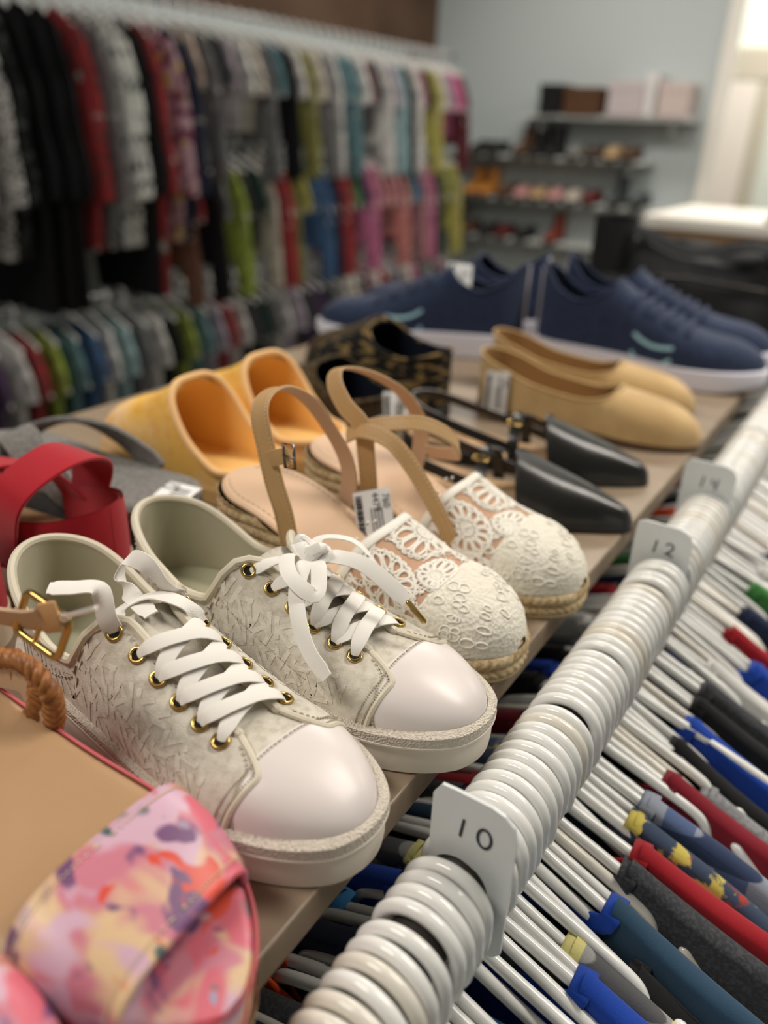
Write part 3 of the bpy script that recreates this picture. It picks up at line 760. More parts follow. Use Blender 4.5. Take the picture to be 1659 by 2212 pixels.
sb = strap([(.060, -.0355, .103), (.068, -.037, .107), (.077, -.0375, .110)], [A([.1, -1, 0])] * 3, E1, 'strap_end', .0095, stitch=False)
g = G(); c = A([.0775, -.038, .110])
g.tube([c + A([a, .0, b]) for a, b in ((-.0035, -.0075), (.0035, -.0065), (.0025, .0075), (-.0045, .0065))], .0009, 6, closed=True); g.tube([c + A([-.004, -.001, 0]), c + A([.004, -.0015, .0005])], .0007, 6)
g.build('buckle', mat('dark_chrome', (120, 116, 112), .25, .5, metal=1.), E1, angle=None)
loop2 = [(.066, -.032, .052), (.064, -.034, .080), (.0604, -.0345, .0998), (.046, -.034, .1112), (.0346, -.030, .1236), (.0317, -.020, .1297), (.0405, 0, .1245), (.0547, .020, .1096), (.064, .032, .0879), (.0653, .034, .0663), (.0611, .034, .0475)]
nor2 = [A([.1, -1, .1]), A([.1, -1, .1]), A([.1, -1, .1]), A([-.1, -1, .2]), A([-.3, -.8, .5]), A([-.4, -.4, .9]), A([-.2, .3, .95]), A([0, .7, .6]), A([.1, 1, .2]), A([.1, 1, 0]), A([.1, 1, 0])]
strap(loop2, nor2, E2, 'heel_strap', .0135)
strap([(.0482, -.034, .0908), (.0625, -.0365, .0985), (.0848, -.0375, .0965), (.103, -.0375, .0811), (.1174, -.0365, .0622), (.1277, -.0345, .0448), (.131, -.034, .036)],
      [A([-.2, -.9, .5]), A([0, -.9, .6]), A([.3, -.9, .5]), A([.3, -1, .3]), A([.3, -1, .3]), A([.3, -1, .2]), A([.3, -1, .2])], E2, 'ankle_strap', .0105)
strap([(.0592, -.0345, .0990), (.0798, -.030, .1055), (.098, -.020, .1062), (.108, -.002, .095), (.1075, .013, .0802), (.097, .022, .0725), (.0732, .031, .066)],
      [A([0, -.9, .5]), A([.1, -.8, .6]), A([.5, -.6, .6]), A([.9, .1, .4]), A([.8, .6, .2]), A([.3, .9, .3]), A([0, 1, .2])], E2, 'strap_tail', .0105)
price_tag((.150, .112, H + .052), (.95, -.25, -1.05), 'white price tag hanging in front of the espadrille with the undone ankle strap', .024, .034)
# ---------------------------------------------------------------- tan suede ballet flats
m_suede = mat('tan_suede', (190, 158, 110), .9, .15, mix=[('noise', 30, (202, 171, 122), .45, .65)], bump=('noise', 700, .2, .001), sheen=.25)
m_suedein = mat('tan_flat_lining', (158, 122, 78), .8, .2)
m_brownsole = mat('brown_sole', (84, 62, 46), .45, .4)
def simple_shoe(name, label, loc, rotz, la, ztop, mats, sole_levels, m_sole, group=None, cat='shoe', footbed=None, xt=None, piping=None, pr=.0014, th=.002):
    t = thing(name, label, cat, loc, rotz, group)
    def s_top(x): return la.s_at(x, interp(x, ztop))
    upper(la, 0, la.L - .0004, s_top, .001, th, nu=80, nv=14).build('upper', mats, t)
    la.sole(sole_levels).build('sole', m_sole, t)
    xe = next((x for x in np.linspace(.02, la.L, 300) if s_top(x) <= 0), la.L * .7)
    L_ = [la.at(x, s_top(x), .0012) for x in la.xs(0, xe, 60)]; R_ = [la.at(x, -s_top(x), .0012) for x in la.xs(0, xe, 60)]
    g = G(); g.tube(L_ + R_[::-1][1:-1], pr, 7, closed=True); g.build('top_edge', piping or mats[0], t)
    g = G(); zf = la.z(la.L * .3) + .003
    g.grid([[(x, la.c(x) + la.w(x) * .95 * v, la.z(x) + .003) for v in np.linspace(-1, 1, 9)] for x in la.xs(.002, la.L * .8, 26)]); g.build('footbed', footbed or mats[1], t)
    return t, s_top, xe
def flat_last():
    return Last(.235, [(0, .0285), (.06, .029), (.12, .031), (.17, .0365), (.2, .0345), (.235, .031)],
                [(0, .075), (.06, .07), (.1, .056), (.135, .042), (.16, .038), (.19, .034), (.235, .028)], [(0, .010), (.1, .008), (.235, .006)],
                heel_cap=.03, toe_cap=.055, top_cap=.04, bend=.002)
fz = [(0, .064), (.03, .055), (.07, .042), (.12, .037), (.145, .042), (.16, .06)]
lv = [(-.001, 0.), (.001, .0005), (.0012, lambda x: .009 if x < .06 else .0055), (-.001, lambda x: .010 if x < .06 else .0065)]
simple_shoe('ballet_flat', 'tan suede ballet flat with a white price tag, nearer of its pair', (.5440, .232, H), TOE + .05, flat_last(), fz, [m_suede, m_suedein], lv, m_brownsole, 'tan ballet flats on the shelf')
simple_shoe('ballet_flat', 'tan suede ballet flat between its tagged twin and the navy runner', (.6350, .262, H), TOE + .10, flat_last(), fz, [m_suede, m_suedein], lv, m_brownsole, 'tan ballet flats on the shelf')
price_tag((.505, .196, H + .030), (1.45, .02, -1.0), 'white price tag hanging off the side of the nearer tan flat', .024, .046)

# ---------------------------------------------------------------- black pointed slingbacks
m_black = mat('black_leather', (30, 29, 29), .28, .5, bump=('noise', 160, .06))
m_blacksole = mat('black_sole', (22, 21, 21), .5, .4)
m_tanbed = mat('tan_footbed', (190, 156, 118), .6, .3, mix=[('noise', 40, (168, 132, 96), .45, .65)])
def make_pointed(name, label, loc, rotz):
    la = Last(.225, [(0, .0265), (.05, .027), (.1, .027), (.14, .034), (.16, .0325), (.2, .0175), (.225, .0055)],
              [(0, .04), (.11, .048), (.13, .042), (.16, .033), (.19, .0245), (.225, .0115)], [(0, .016), (.06, .013), (.12, .006), (.225, .004)],
              heel_cap=.028, toe_cap=.006, top_cap=.010, p=((0, .6), (.6, .8), (1, .9)), q=((0, .7), (.6, 1.1), (1, 1.0)))
    t = thing(name, label, 'shoe', loc, rotz, 'black pointed shoes on the shelf')
    xv = lambda tt: .130 + .016 * abs(tt)
    g = G()
    for k, o in ((0, .001), (1, -.0006)):
        g.grid([[la.at(xv(tt) + (la.L - .0004 - xv(tt)) * u, tt, o) for tt in np.linspace(-1, 1, 37)] for u in np.sin(np.linspace(0, PI / 2, 34))], mi=k)
    g.build('vamp', [m_black, m_tanbed], t)
    la.sole([(-.0005, 0.), (.0012, .0004), (.0014, lambda x: la.z(x) - .0005), (.0, lambda x: la.z(x) + .001)]).build('sole', m_blacksole, t)
    la.sole([(-.0015, lambda x: la.z(x) + .0004), (-.0012, lambda x: la.z(x) + .003), (-.003, lambda x: la.z(x) + .0036)], bottom=False).build('footbed', m_tanbed, t)
    g = G(); g.tube([la.at(xv(tt), tt, .001) for tt in np.linspace(-.98, .98, 40)], .0013, 7); g.build('vamp_edge', m_black, t)
    def bstrap(pts, nor, nm, w):
        g = G(); g.ribbon(smooth_path(pts, 8), [nrm(v) for v in smooth_path(nor, 8)], w, .0018); return g.build(nm, m_black, t)
    bstrap([(.150, .033, .012), (.11, .031, .024), (.06, .031, .036), (.02, .024, .046), (.004, 0, .049), (.02, -.024, .046), (.06, -.031, .036), (.11, -.031, .024), (.150, -.033, .012)],
           [A([0, 1, .2]), A([0, 1, .2]), A([0, 1, .2]), A([-.7, .7, .2]), A([-1, 0, .2]), A([-.7, -.7, .2]), A([0, -1, .2]), A([0, -1, .2]), A([0, -1, .2])], 'heel_strap', .009)
    bstrap([(.11, .0305, .009), (.108, .026, .032), (.106, 0, .046), (.108, -.026, .032), (.11, -.0305, .009)], [A([0, 1, .1]), A([0, .8, .6]), A([0, 0, 1.]), A([0, -.8, .6]), A([0, -1, .1])], 'instep_strap', .010)
    bstrap([(.138, .030, .010), (.122, .012, .040), (.106, 0, .0475)], [A([.3, .8, .5]), A([.3, .3, 1]), A([0, 0, 1.])], 'centre_strap', .008)
    g = G(); c = A([.106, -.018, .0425]); g.tube([c + A([a, b, -.5 * abs(b) + .004]) for a, b in ((-.006, -.005), (.006, -.005), (.006, .005), (-.006, .005))], .0009, 6, closed=True); g.build('buckle', m_gold, t, angle=None)
    return t
make_pointed('pointed_slingback', 'black pointed shoe with straps, toe at the shelf edge beside the lace espadrille', (.300, .2190, H), TOE + .17)
make_pointed('pointed_slingback', 'black pointed shoe with straps, tucked next to the tan suede flat', (.388, .2330, H), TOE + .22)

# ---------------------------------------------------------------- navy running shoes
m_navy = mat('navy_knit', (47, 58, 86), .8, .2, mix=[('noise', 300, (36, 46, 70), .4, .6)], bump=('noise', 900, .3, .001), sheen=.1)
m_navyin = mat('navy_lining', (26, 31, 44), .9, .1)
m_eva = mat('white_foam', (222, 220, 232), .55, .3)
m_ice = mat('pale_blue_print', (150, 190, 205), .5, .3)
def make_runner(name, label, loc, rotz, L=.285):
    k = L / .285
    la = Last(L, [(0, .033), (.07*k, .034), (.13*k, .036), (.2*k, .044), (.24*k, .042), (L, .038)],
              [(0, .1), (.06*k, .095), (.095*k, .086), (.13*k, .066), (.17*k, .052), (.21*k, .040), (.25*k, .033), (L, .026)], [(0, .032), (.12*k, .028), (.2*k, .023), (L, .026)],
              heel_cap=.034, toe_cap=.06, top_cap=.045, bend=.004)
    zt = [(0, .124), (.012*k, .116), (.03*k, .098), (.055*k, .088), (.078*k, .094), (.1*k, .114), (.115*k, .15)]
    lev = [(.001, lambda x: .012 * max(0, (x - .22*k) / (.065*k)) ** 2), (.004, lambda x: .002 + .012 * max(0, (x - .22*k) / (.065*k)) ** 2), (.0055, lambda x: la.z(x) * .6 + .004), (.0045, lambda x: la.z(x) + .002), (.001, lambda x: la.z(x) + .003)]
    t, st, xe = simple_shoe(name, label, loc, rotz, la, zt, [m_navy, m_navyin], lev, m_eva, 'navy running shoes on the shelf', th=.004, pr=.0026)
    for sd in (1, -1):
        g = G()
        for dv in (0, .16): g.ribbon([la.at(x, sd * (.62 + dv + .25 * math.sin((x - .1*k) * 30)), .0018) for x in np.linspace(.13*k, .18*k, 10)], [la.normal(x, sd * .7) for x in np.linspace(.13*k, .18*k, 10)], .005, .0006)
        g.build('side_mark', m_ice, t)
    for i, x in enumerate(np.linspace(.125, .19, 6) * k):
        g = G(); P = [la.at(x + .006 * abs(v) * (1 if i % 2 else -1), v, .0022 + .003 * (1 - abs(v) / .45)) for v in np.linspace(-.42, .42, 13)]
        g.ribbon(P, [la.normal(x, v) for v in np.linspace(-.42, .42, 13)], .006, .0016, crown=.0006); g.build('lace', m_navy, t)
    g = G(); g.ribbon([la.at(.001, 0.0, .002) * A([1, 1, 0]) + A([-.003, 0, z]) for z in (.05, .08, .1, .116, .121)], [A([-1., 0, .1])] * 5, .012, .002); g.build('heel_tab', m_eva, t)
    return t
make_runner('running_shoe', 'navy running shoe with white sole pointing to the front edge beside the tan flats', (.7840, .268, H), TOE + .10)
make_runner('running_shoe', 'navy running shoe with white sole, farther one of the pair beside the black bag', (.885, .275, H), TOE + .13)
make_runner('running_shoe', 'navy running shoe turned towards the wall rails, pale blue marks on its side', (.765, .285, H), PI / 2 + .28)
make_runner('running_shoe', 'navy running shoe turned towards the wall rails, mostly hidden behind its twin', (.868, .300, H), PI / 2 + .15)
price_tag((.735, .37, H + .095), (1.2, .1, -.9), 'white paper tag standing on the navy runner that faces the wall', .034, .045)

# ---------------------------------------------------------------- yellow tie-dye slip-ons in the back row
m_yel = mat('yellow_tie_dye', (240, 192, 100), .85, .2, mix=[('noised', 22, (246, 204, 152), .46, .58), ('noise', 90, (228, 160, 50), .5, .8)], bump=('wavez', 500, .25, .001))
m_yelin = mat('yellow_lining', (246, 200, 124), .9, .2, bump=('noise', 60, .3))
m_peach = mat('peach_binding', (240, 196, 140), .8, .2)
def yellow_last(k=1.0, hk=1.0):
    return Last(.185 * k, [(0, .030), (.05 * k, .034), (.10 * k, .037), (.14 * k, .039), (.185 * k, .035)], [(0, .085 * hk), (.05 * k, .085 * hk), (.085 * k, .074 * hk), (.12 * k, .056 * hk), (.16 * k, .042 * hk), (.185 * k, .034 * hk)], [(0, .014), (.185 * k, .012)],
                heel_cap=.032, toe_cap=.055, top_cap=.04)
yz = [(0, .030), (.03, .029), (.055, .044), (.076, .072), (.098, .11)]
kz = [(0, .046), (.03, .041), (.06, .052), (.080, .073), (.100, .10)]
yl = [(0., 0.), (.002, .001), (.0024, .008), (.0022, .013), (0., .015)]
for loc, rz, lb in (((.2130, .246, H), PI / 2 + .04, 'yellow tie-dye slip-on shoe with peach edging beside the grey sandal'), ((.2960, .250, H), PI / 2 - .05, 'yellow tie-dye slip-on shoe behind the heel straps of the lace espadrilles')):
    simple_shoe('slip_on_shoe', lb, loc, rz, yellow_last(), yz, [m_yel, m_yelin], yl, mat('peach_jute', (222, 178, 116), .85, .15, bump=('wavez', 700, .6, .001)), 'yellow slip-ons in the back row', piping=m_peach, pr=.003, th=.003)
# khaki patterned and black printed slip-ons beyond them
m_khaki = mat('khaki_print', (120, 108, 84), .85, .2, mix=[('voronoi', 130, (72, 60, 44), .12, .3)])
m_blkprint = mat('black_gold_print', (26, 25, 24), .75, .2, mix=[('noised', (60, 60, 160), (134, 112, 72), .53, .58)])
t, s_, x_ = simple_shoe('slip_on_shoe', 'khaki patterned slip-on shoe in the back row with a white tag', (.385, .252, H), PI / 2 - .05, yellow_last(.95, .7), kz, [m_khaki, m_navyin], yl, m_brownsole, None, pr=.002)
simple_shoe('slip_on_shoe', 'khaki patterned slip-on shoe behind the heels of the tan flats', (.560, .310, H), PI / 2 - .04, yellow_last(.95, .75), kz, [m_khaki, m_navyin], yl, m_brownsole, None, pr=.002)
price_tag((.372, .236, H + .040), (1.25, .1, -.5), 'white price tag behind the heel strap loops on the khaki shoe', .026, .030)
simple_shoe('slip_on_shoe', 'black slip-on shoe printed with gold marks beside the heels of the tan flats', (.470, .238, H), PI / 2 - .05, yellow_last(1.0, 1.05), [(0, .074), (.03, .066), (.06, .07), (.080, .084), (.1, .12)], [m_blkprint, m_navyin], yl, m_blacksole, None, pr=.002)

# ---------------------------------------------------------------- grey fabric sandals in the back row
m_grey = mat('grey_canvas', (136, 134, 131), .9, .15, mix=[('noise', 400, (112, 110, 107), .4, .6)], bump=('noise', 1100, .4, .001))
m_greysole = mat('dark_grey_sole', (62, 61, 60), .7, .2, bump=('noise', 200, .5, .002))
def make_grey(name, label, loc, rotz):
    la = Last(.250, [(0, .034), (.07, .035), (.13, .037), (.19, .043), (.25, .039)], [(0, .05), (.1, .055), (.16, .05), (.2, .042), (.25, .03)], [(0, .030), (.1, .026), (.25, .022)], heel_cap=.035, toe_cap=.055, top_cap=.05)
    t = thing(name, label, 'sandal', loc, rotz  )
    la.sole([(-.001, 0.), (.002, .001), (.0025, lambda x: la.z(x) - .003), (.001, lambda x: la.z(x) - .001)]).build('sole', m_greysole, t)
    la.sole([(.000, lambda x: la.z(x) - .0016), (.0022, lambda x: la.z(x)), (.0018, lambda x: la.z(x) + .003), (-.001, lambda x: la.z(x) + .0042)], bottom=False).build('footbed', m_grey, t)
    for sd in (1, -1):
        P = smooth_path([(.185, .002 * sd, .028), (.172, .008 * sd, .046), (.145, .022 * sd, .056), (.11, .034 * sd, .050), (.075, .038 * sd, .034), (.065, .037 * sd, .026)], 8)
        N = smooth_path([A([.9, 0, .5]), A([.5, .2 * sd, .9]), A([0, .4 * sd, .9]), A([0, .8 * sd, .6]), A([0, 1. * sd, .2]), A([0, 1. * sd, .1])], 8)
        g = G(); g.ribbon(P, [nrm(v) for v in N], .027, .004, crown=.001); g.build('strap', m_grey, t)
    g = G(); g.tube(smooth_path([(.183, 0, .024), (.183, 0, .034), (.178, 0, .044)], 4), .004, 8); g.build('toe_post', m_grey, t)
    return t
make_grey('thong_sandal', 'grey fabric thong sandal with a white price label on its heel', (.1200, .252, H), PI / 2 + .03)
price_tag((.118, .258, H + .0372), (.10, .0, .35), 'white price label lying on the heel of the grey sandal', .036, .024)

# ---------------------------------------------------------------- red strappy sandal in the back row
m_red = mat('red_fabric', (172, 29, 43), .9, .15, bump=('noise', 1300, .4, .001), sheen=.2)
m_redsole = mat('pale_sandal_sole', (206, 190, 164), .7, .2)
def make_red(name, label, loc, rotz):
    la = Last(.23, [(0, .031), (.07, .032), (.13, .034), (.18, .039), (.23, .035)], [(0, .06), (.08, .06), (.12, .05), (.23, .03)], [(0, .020), (.23, .014)], heel_cap=.032, toe_cap=.05)
    t = thing(name, label, 'sandal', loc, rotz, 'red strappy sandals in the back row')
    la.sole([(-.001, 0.), (.001, .001), (.0015, lambda x: la.z(x) - .001), (0, lambda x: la.z(x) + .001)]).build('sole', m_redsole, t)
    la.sole([(-.003, lambda x: la.z(x) + .001), (-.002, lambda x: la.z(x) + .003), (-.004, lambda x: la.z(x) + .004)], bottom=False).build('footbed', m_tanbed, t)
    def band(pts, nor, w, nm):
        g = G(); g.ribbon(smooth_path(pts, 8), [nrm(v) for v in smooth_path(nor, 8)], w, .0028); return g.build(nm, m_red, t)
    g = upper(la, 0, .075, lambda x: la.s_at(x, .062 - .2 * x), .001, .002, nu=30, nv=8, ends=(True, False)); g.build('heel_counter', m_red, t)
    band([(.060, .033, .022), (.052, .036, .052), (.042, .030, .076), (.035, .0, .088), (.042, -.030, .076), (.052, -.036, .052), (.060, -.033, .022)],
         [A([0, 1, .1]), A([0, 1, .3]), A([0, .7, .7]), A([-.2, 0, 1.]), A([0, -.7, .7]), A([0, -1, .3]), A([0, -1, .1])], .030, 'ankle_band')
    band([(.062, .034, .035), (.085, .026, .056), (.110, .0, .062), (.140, -.026, .046), (.158, -.037, .018)], [A([0, 1, .4]), A([0, .6, .8]), A([0, 0, 1.]), A([0, -.7, .7]), A([0, -1, .2])], .027, 'cross_strap')
    band([(.062, -.034, .035), (.085, -.026, .059), (.110, .0, .065), (.140, .026, .049), (.158, .037, .018)], [A([0, -1, .4]), A([0, -.6, .8]), A([0, 0, 1.]), A([0, .7, .7]), A([0, 1, .2])], .027, 'cross_strap')
    return t
make_red('strappy_sandal', 'red fabric strappy sandal behind the heels of the cream sneakers', (.046, .236, H), PI / 2 + .12)
make_red('strappy_sandal', 'red fabric strappy sandal by the gold buckle, nearer of its pair', (-.040, .240, H), PI / 2 + .12)
# ---------------------------------------------------------------- floral wedge sandals at the near end
def floral():
    m = bpy.data.materials.new('floral_print'); m.use_nodes = True; nt = m.node_tree; b = nt.nodes['Principled BSDF']
    b.inputs['Roughness'].default_value = .38; b.inputs['Specular IOR Level'].default_value = .4
    tc = nt.nodes.new('ShaderNodeTexCoord'); last = None
    base = (*lin((218, 184, 146)), 1)
    for k, (sc, c, lo, hi, off) in enumerate(((23, (200, 122, 140), .42, .51, 0), (30, (206, 168, 188), .54, .62, 3.1), (40, (118, 80, 120), .56, .62, 7.7), (30, (212, 102, 120), .57, .64, 11.3), (34, (214, 78, 60), .60, .63, 15.9), (30, (84, 106, 106), .64, .68, 22.4), (46, (150, 156, 184), .65, .71, 29.0))):
        mp = nt.nodes.new('ShaderNodeMapping'); mp.inputs['Location'].default_value = (off, off * .7, -off); mp.inputs['Scale'].default_value = (1, 1.25, 1)
        nt.links.new(tc.outputs['Object'], mp.inputs[0])
        t = nt.nodes.new('ShaderNodeTexNoise'); t.inputs['Scale'].default_value = sc * 1.35; t.inputs['Detail'].default_value = 2.0; t.inputs['Distortion'].default_value = .5
        nt.links.new(mp.outputs[0], t.inputs['Vector'])
        r = nt.nodes.new('ShaderNodeMapRange'); r.inputs['From Min'].default_value = lo; r.inputs['From Max'].default_value = hi; nt.links.new(t.outputs['Fac'], r.inputs['Value'])
        mx = nt.nodes.new('ShaderNodeMix'); mx.data_type = 'RGBA'; nt.links.new(r.outputs[0], mx.inputs['Factor'])
        if last is None: mx.inputs[6].default_value = base
        else: nt.links.new(last, mx.inputs[6])
        mx.inputs[7].default_value = (*lin(c), 1); last = mx.outputs[2]
    nt.links.new(last, b.inputs['Base Color']); return m
m_floral = floral()
m_tan = mat('tan_insole', (182, 147, 111), .45, .4, mix=[('noise', 9, (172, 137, 102), .4, .65)], bump=('noise', 500, .06))
m_pinkedge = mat('pink_edge', (196, 92, 98), .5, .3)
m_braid = mat('brown_braid', (164, 108, 60), .45, .4, mix=[('noise', 300, (136, 84, 44), .45, .65)])
def make_wedge(name, label, loc, rotz):
    la = Last(.238, [(0, .029), (.06, .031), (.12, .033), (.18, .0375), (.21, .037), (.238, .034)], [(0, .03), (.12, .028), (.18, .024), (.238, .02)],
              [(0, .060), (.07, .050), (.13, .042), (.18, .036), (.238, .027)], heel_cap=.03, toe_cap=.055, p=((0, .5), (1, .62)), q=((0, .6), (1, .75)), bend=-.001)
    t = thing(name, label, 'sandal', loc, rotz, 'floral wedge sandals at the near end of the shelf')
    la.sole([(-.003, 0.), (-.001, .001), (.0, lambda x: la.z(x) * .5), (.0008, lambda x: la.z(x) - .001)], top=False).build('wedge_sole', m_floral, t)
    la.sole([(-.0005, 0.), (.0004, .0008), (.0004, .003)], bottom=True, top=False).build('outsole', m_jute, t)
    g = G(); xs = la.xs(.0005, .238 - .0005, 70)
    def patch(lo, hi, mi):
        g = G(); X = [lo + (hi - lo) * k / 50 for k in range(51)] if hi < .23 else [lo + (hi - lo) * math.sin(PI / 2 * k / 50) for k in range(51)]
        if lo < .01: X = [lo + (hi - lo) * (1 - math.cos(PI / 2 * k / 50)) for k in range(51)]
        g.grid([[(x, la.c(x) + la.w(x) * v, la.z(x) + .0014 - .0022 * max(0, abs(v) - .9) / .1 - .0035 * max(0, (x - .222) / .016) ** 2) for v in np.linspace(-1, 1, 25)] for x in X]); return g
    patch(.0004, .206, 0).build('insole', m_tan, t); patch(.206, .2378, 0).build('toe_rest', m_floral, t)
    rg = la.ring(.0006, lambda x: la.z(x) + .0004 - .0035 * max(0, (x - .222) / .016) ** 2, 70)
    g = G(); g.tube(rg, .0008, 7, closed=True); g.build('edge_piping', m_pinkedge, t)
    # wide floral band across the toes
    xa = lambda v: .178 - .004 * v + .002 * v * v; xb = lambda v: .217 - .003 * v
    def bp(u, v, o):
        x = xa(v) + (xb(v) - xa(v)) * u; a = v * PI / 2; sg = 1 if v >= 0 else -1
        h = .0225 - .006 * u + .002 * math.sin(PI * u) + o; w = la.w(min(x, .215)) + .0015 + o
        return A([x, la.c(x) + sg * w * abs(math.sin(a)) ** .62, la.z(x) - .001 + h * max(0, math.cos(a)) ** .5])
    g = G(); us = np.linspace(0, 1, 22); vs = np.linspace(-1, 1, 45)
    for o, mi in ((.0, 0), (-.0022, 1)): g.grid([[bp(u, v, o) for v in vs] for u in us], mi=mi)
    g.build('toe_band', [m_floral, m_tan], t)
    for u in (0, 1):
        g = G(); g.tube([bp(u, v, -.0011) for v in vs], .0016, 8); g.build('band_edge', m_floral, t)
    for u in (.07, .93):
        g = G()
        for v in np.linspace(-.96, .96, 70): g.tube([bp(u, v, .0004), bp(u, v + .012, .0004)], .00035, 5, caps=False)
        g.build('band_stitching', mat('pale_thread', (226, 206, 170)), t, angle=None)
    return t, la
W1, LW = make_wedge('wedge_sandal', 'floral wedge sandal with gold-buckled ankle strap, beside the cream sneaker', (-.1165, .2225, H), TOE)
W2, _ = make_wedge('wedge_sandal', 'floral wedge sandal at the near end of the shelf, next to its buckled twin', (-.1985, .2140, H), TOE + .03)
# braided side strap and buckled ankle strap of the first one
def braid(pts, w, parent, name):
    P = smooth_path(pts, 12); g = G(); N = len(P)
    for k in range(5):
        q = []
        for i, p in enumerate(P):
            tt = nrm(P[min(i + 1, N - 1)] - P[max(i - 1, 0)]); b = nrm(np.cross(tt, A([0, 1, .3]))); a = i * .42 + k * 2 * PI / 5
            q.append(p + b * w * math.sin(a) + A([0, 1, 0]) * .0018 * math.sin(2 * a))
        g.tube(q, .0022, 7, sx=1.3)
    return g.build(name, m_braid, parent, angle=None)
braid([(.03, .0325, .060), (.06, .0335, .061), (.078, .0335, .064), (.095, .0335, .069), (.104, .0335, .064), (.103, .0335, .052), (.097, .0335, .041)], .0068, W1, 'braided_strap')
g = G(); g.ribbon(smooth_path([(.095, .031, .036), (.099, .0315, .05), (.092, .0315, .062), (.075, .0315, .058), (.06, .0315, .052)], 8), A([0, 1., 0]), .012, .0018); g.build('strap_backing', m_strapin, W1)
st_ = G(); st_.ribbon(smooth_path([(.02, .030, .072), (.055, .0325, .083), (.085, .0335, .0905), (.104, .034, .096), (.113, .034, .100)], 8), A([0, .9, .45]), .012, .002); so = st_.build('ankle_strap', m_strapin, W1)
g = G()
for k in range(8): g.tube([A([.113 + k * .0014, .034, .0945 + k * .0007]), A([.1105 + k * .0014, .034, .1055 + k * .0007])], .00085, 6)
g.build('elastic', mat('beige_elastic', (206, 160, 112), .7, .2), W1, angle=None)
g = G(); c = A([.108, .0355, .0945]); ux = nrm((.96, .05, -.22)); uy = nrm((.42, .10, .90))
oc = [(-.012, -.0115), (.012, -.0115), (.012, .0115), (-.012, .0115)]
path = []
for i in range(4):
    p, q, r = (A(oc[j % 4]) for j in (i - 1, i, i + 1))
    for k in np.linspace(0, 1, 6):
        a = q + (p - q) * .16 * (1 - k) ** 2 + (r - q) * .16 * k ** 2; path.append(c + ux * a[0] + uy * a[1])
g.tube(path, .0016, 10, closed=True); g.build('buckle', mat('antique_gold', (176, 146, 88), .2, .5, metal=1.), W1, angle=None)
g = G(); g.tube([c - uy * .0115 - ux * .001, c + uy * .0115 - ux * .001], .0011, 8); g.build('buckle_bar', MATS['antique_gold'], W1, angle=None)
g = G(); m_clear = mat('clear_plastic', (236, 232, 222), .15, .5, trans=.75)
g.tube(smooth_path([(.119, .036, .102), (.128, .037, .107), (.139, .038, .113)], 5), .0011, 7, sx=1.6); g.tube([(.115, .036, .1005), (.123, .036, .104)], .0021, 8)
g.build('tag_fastener', m_clear, W1, angle=None)
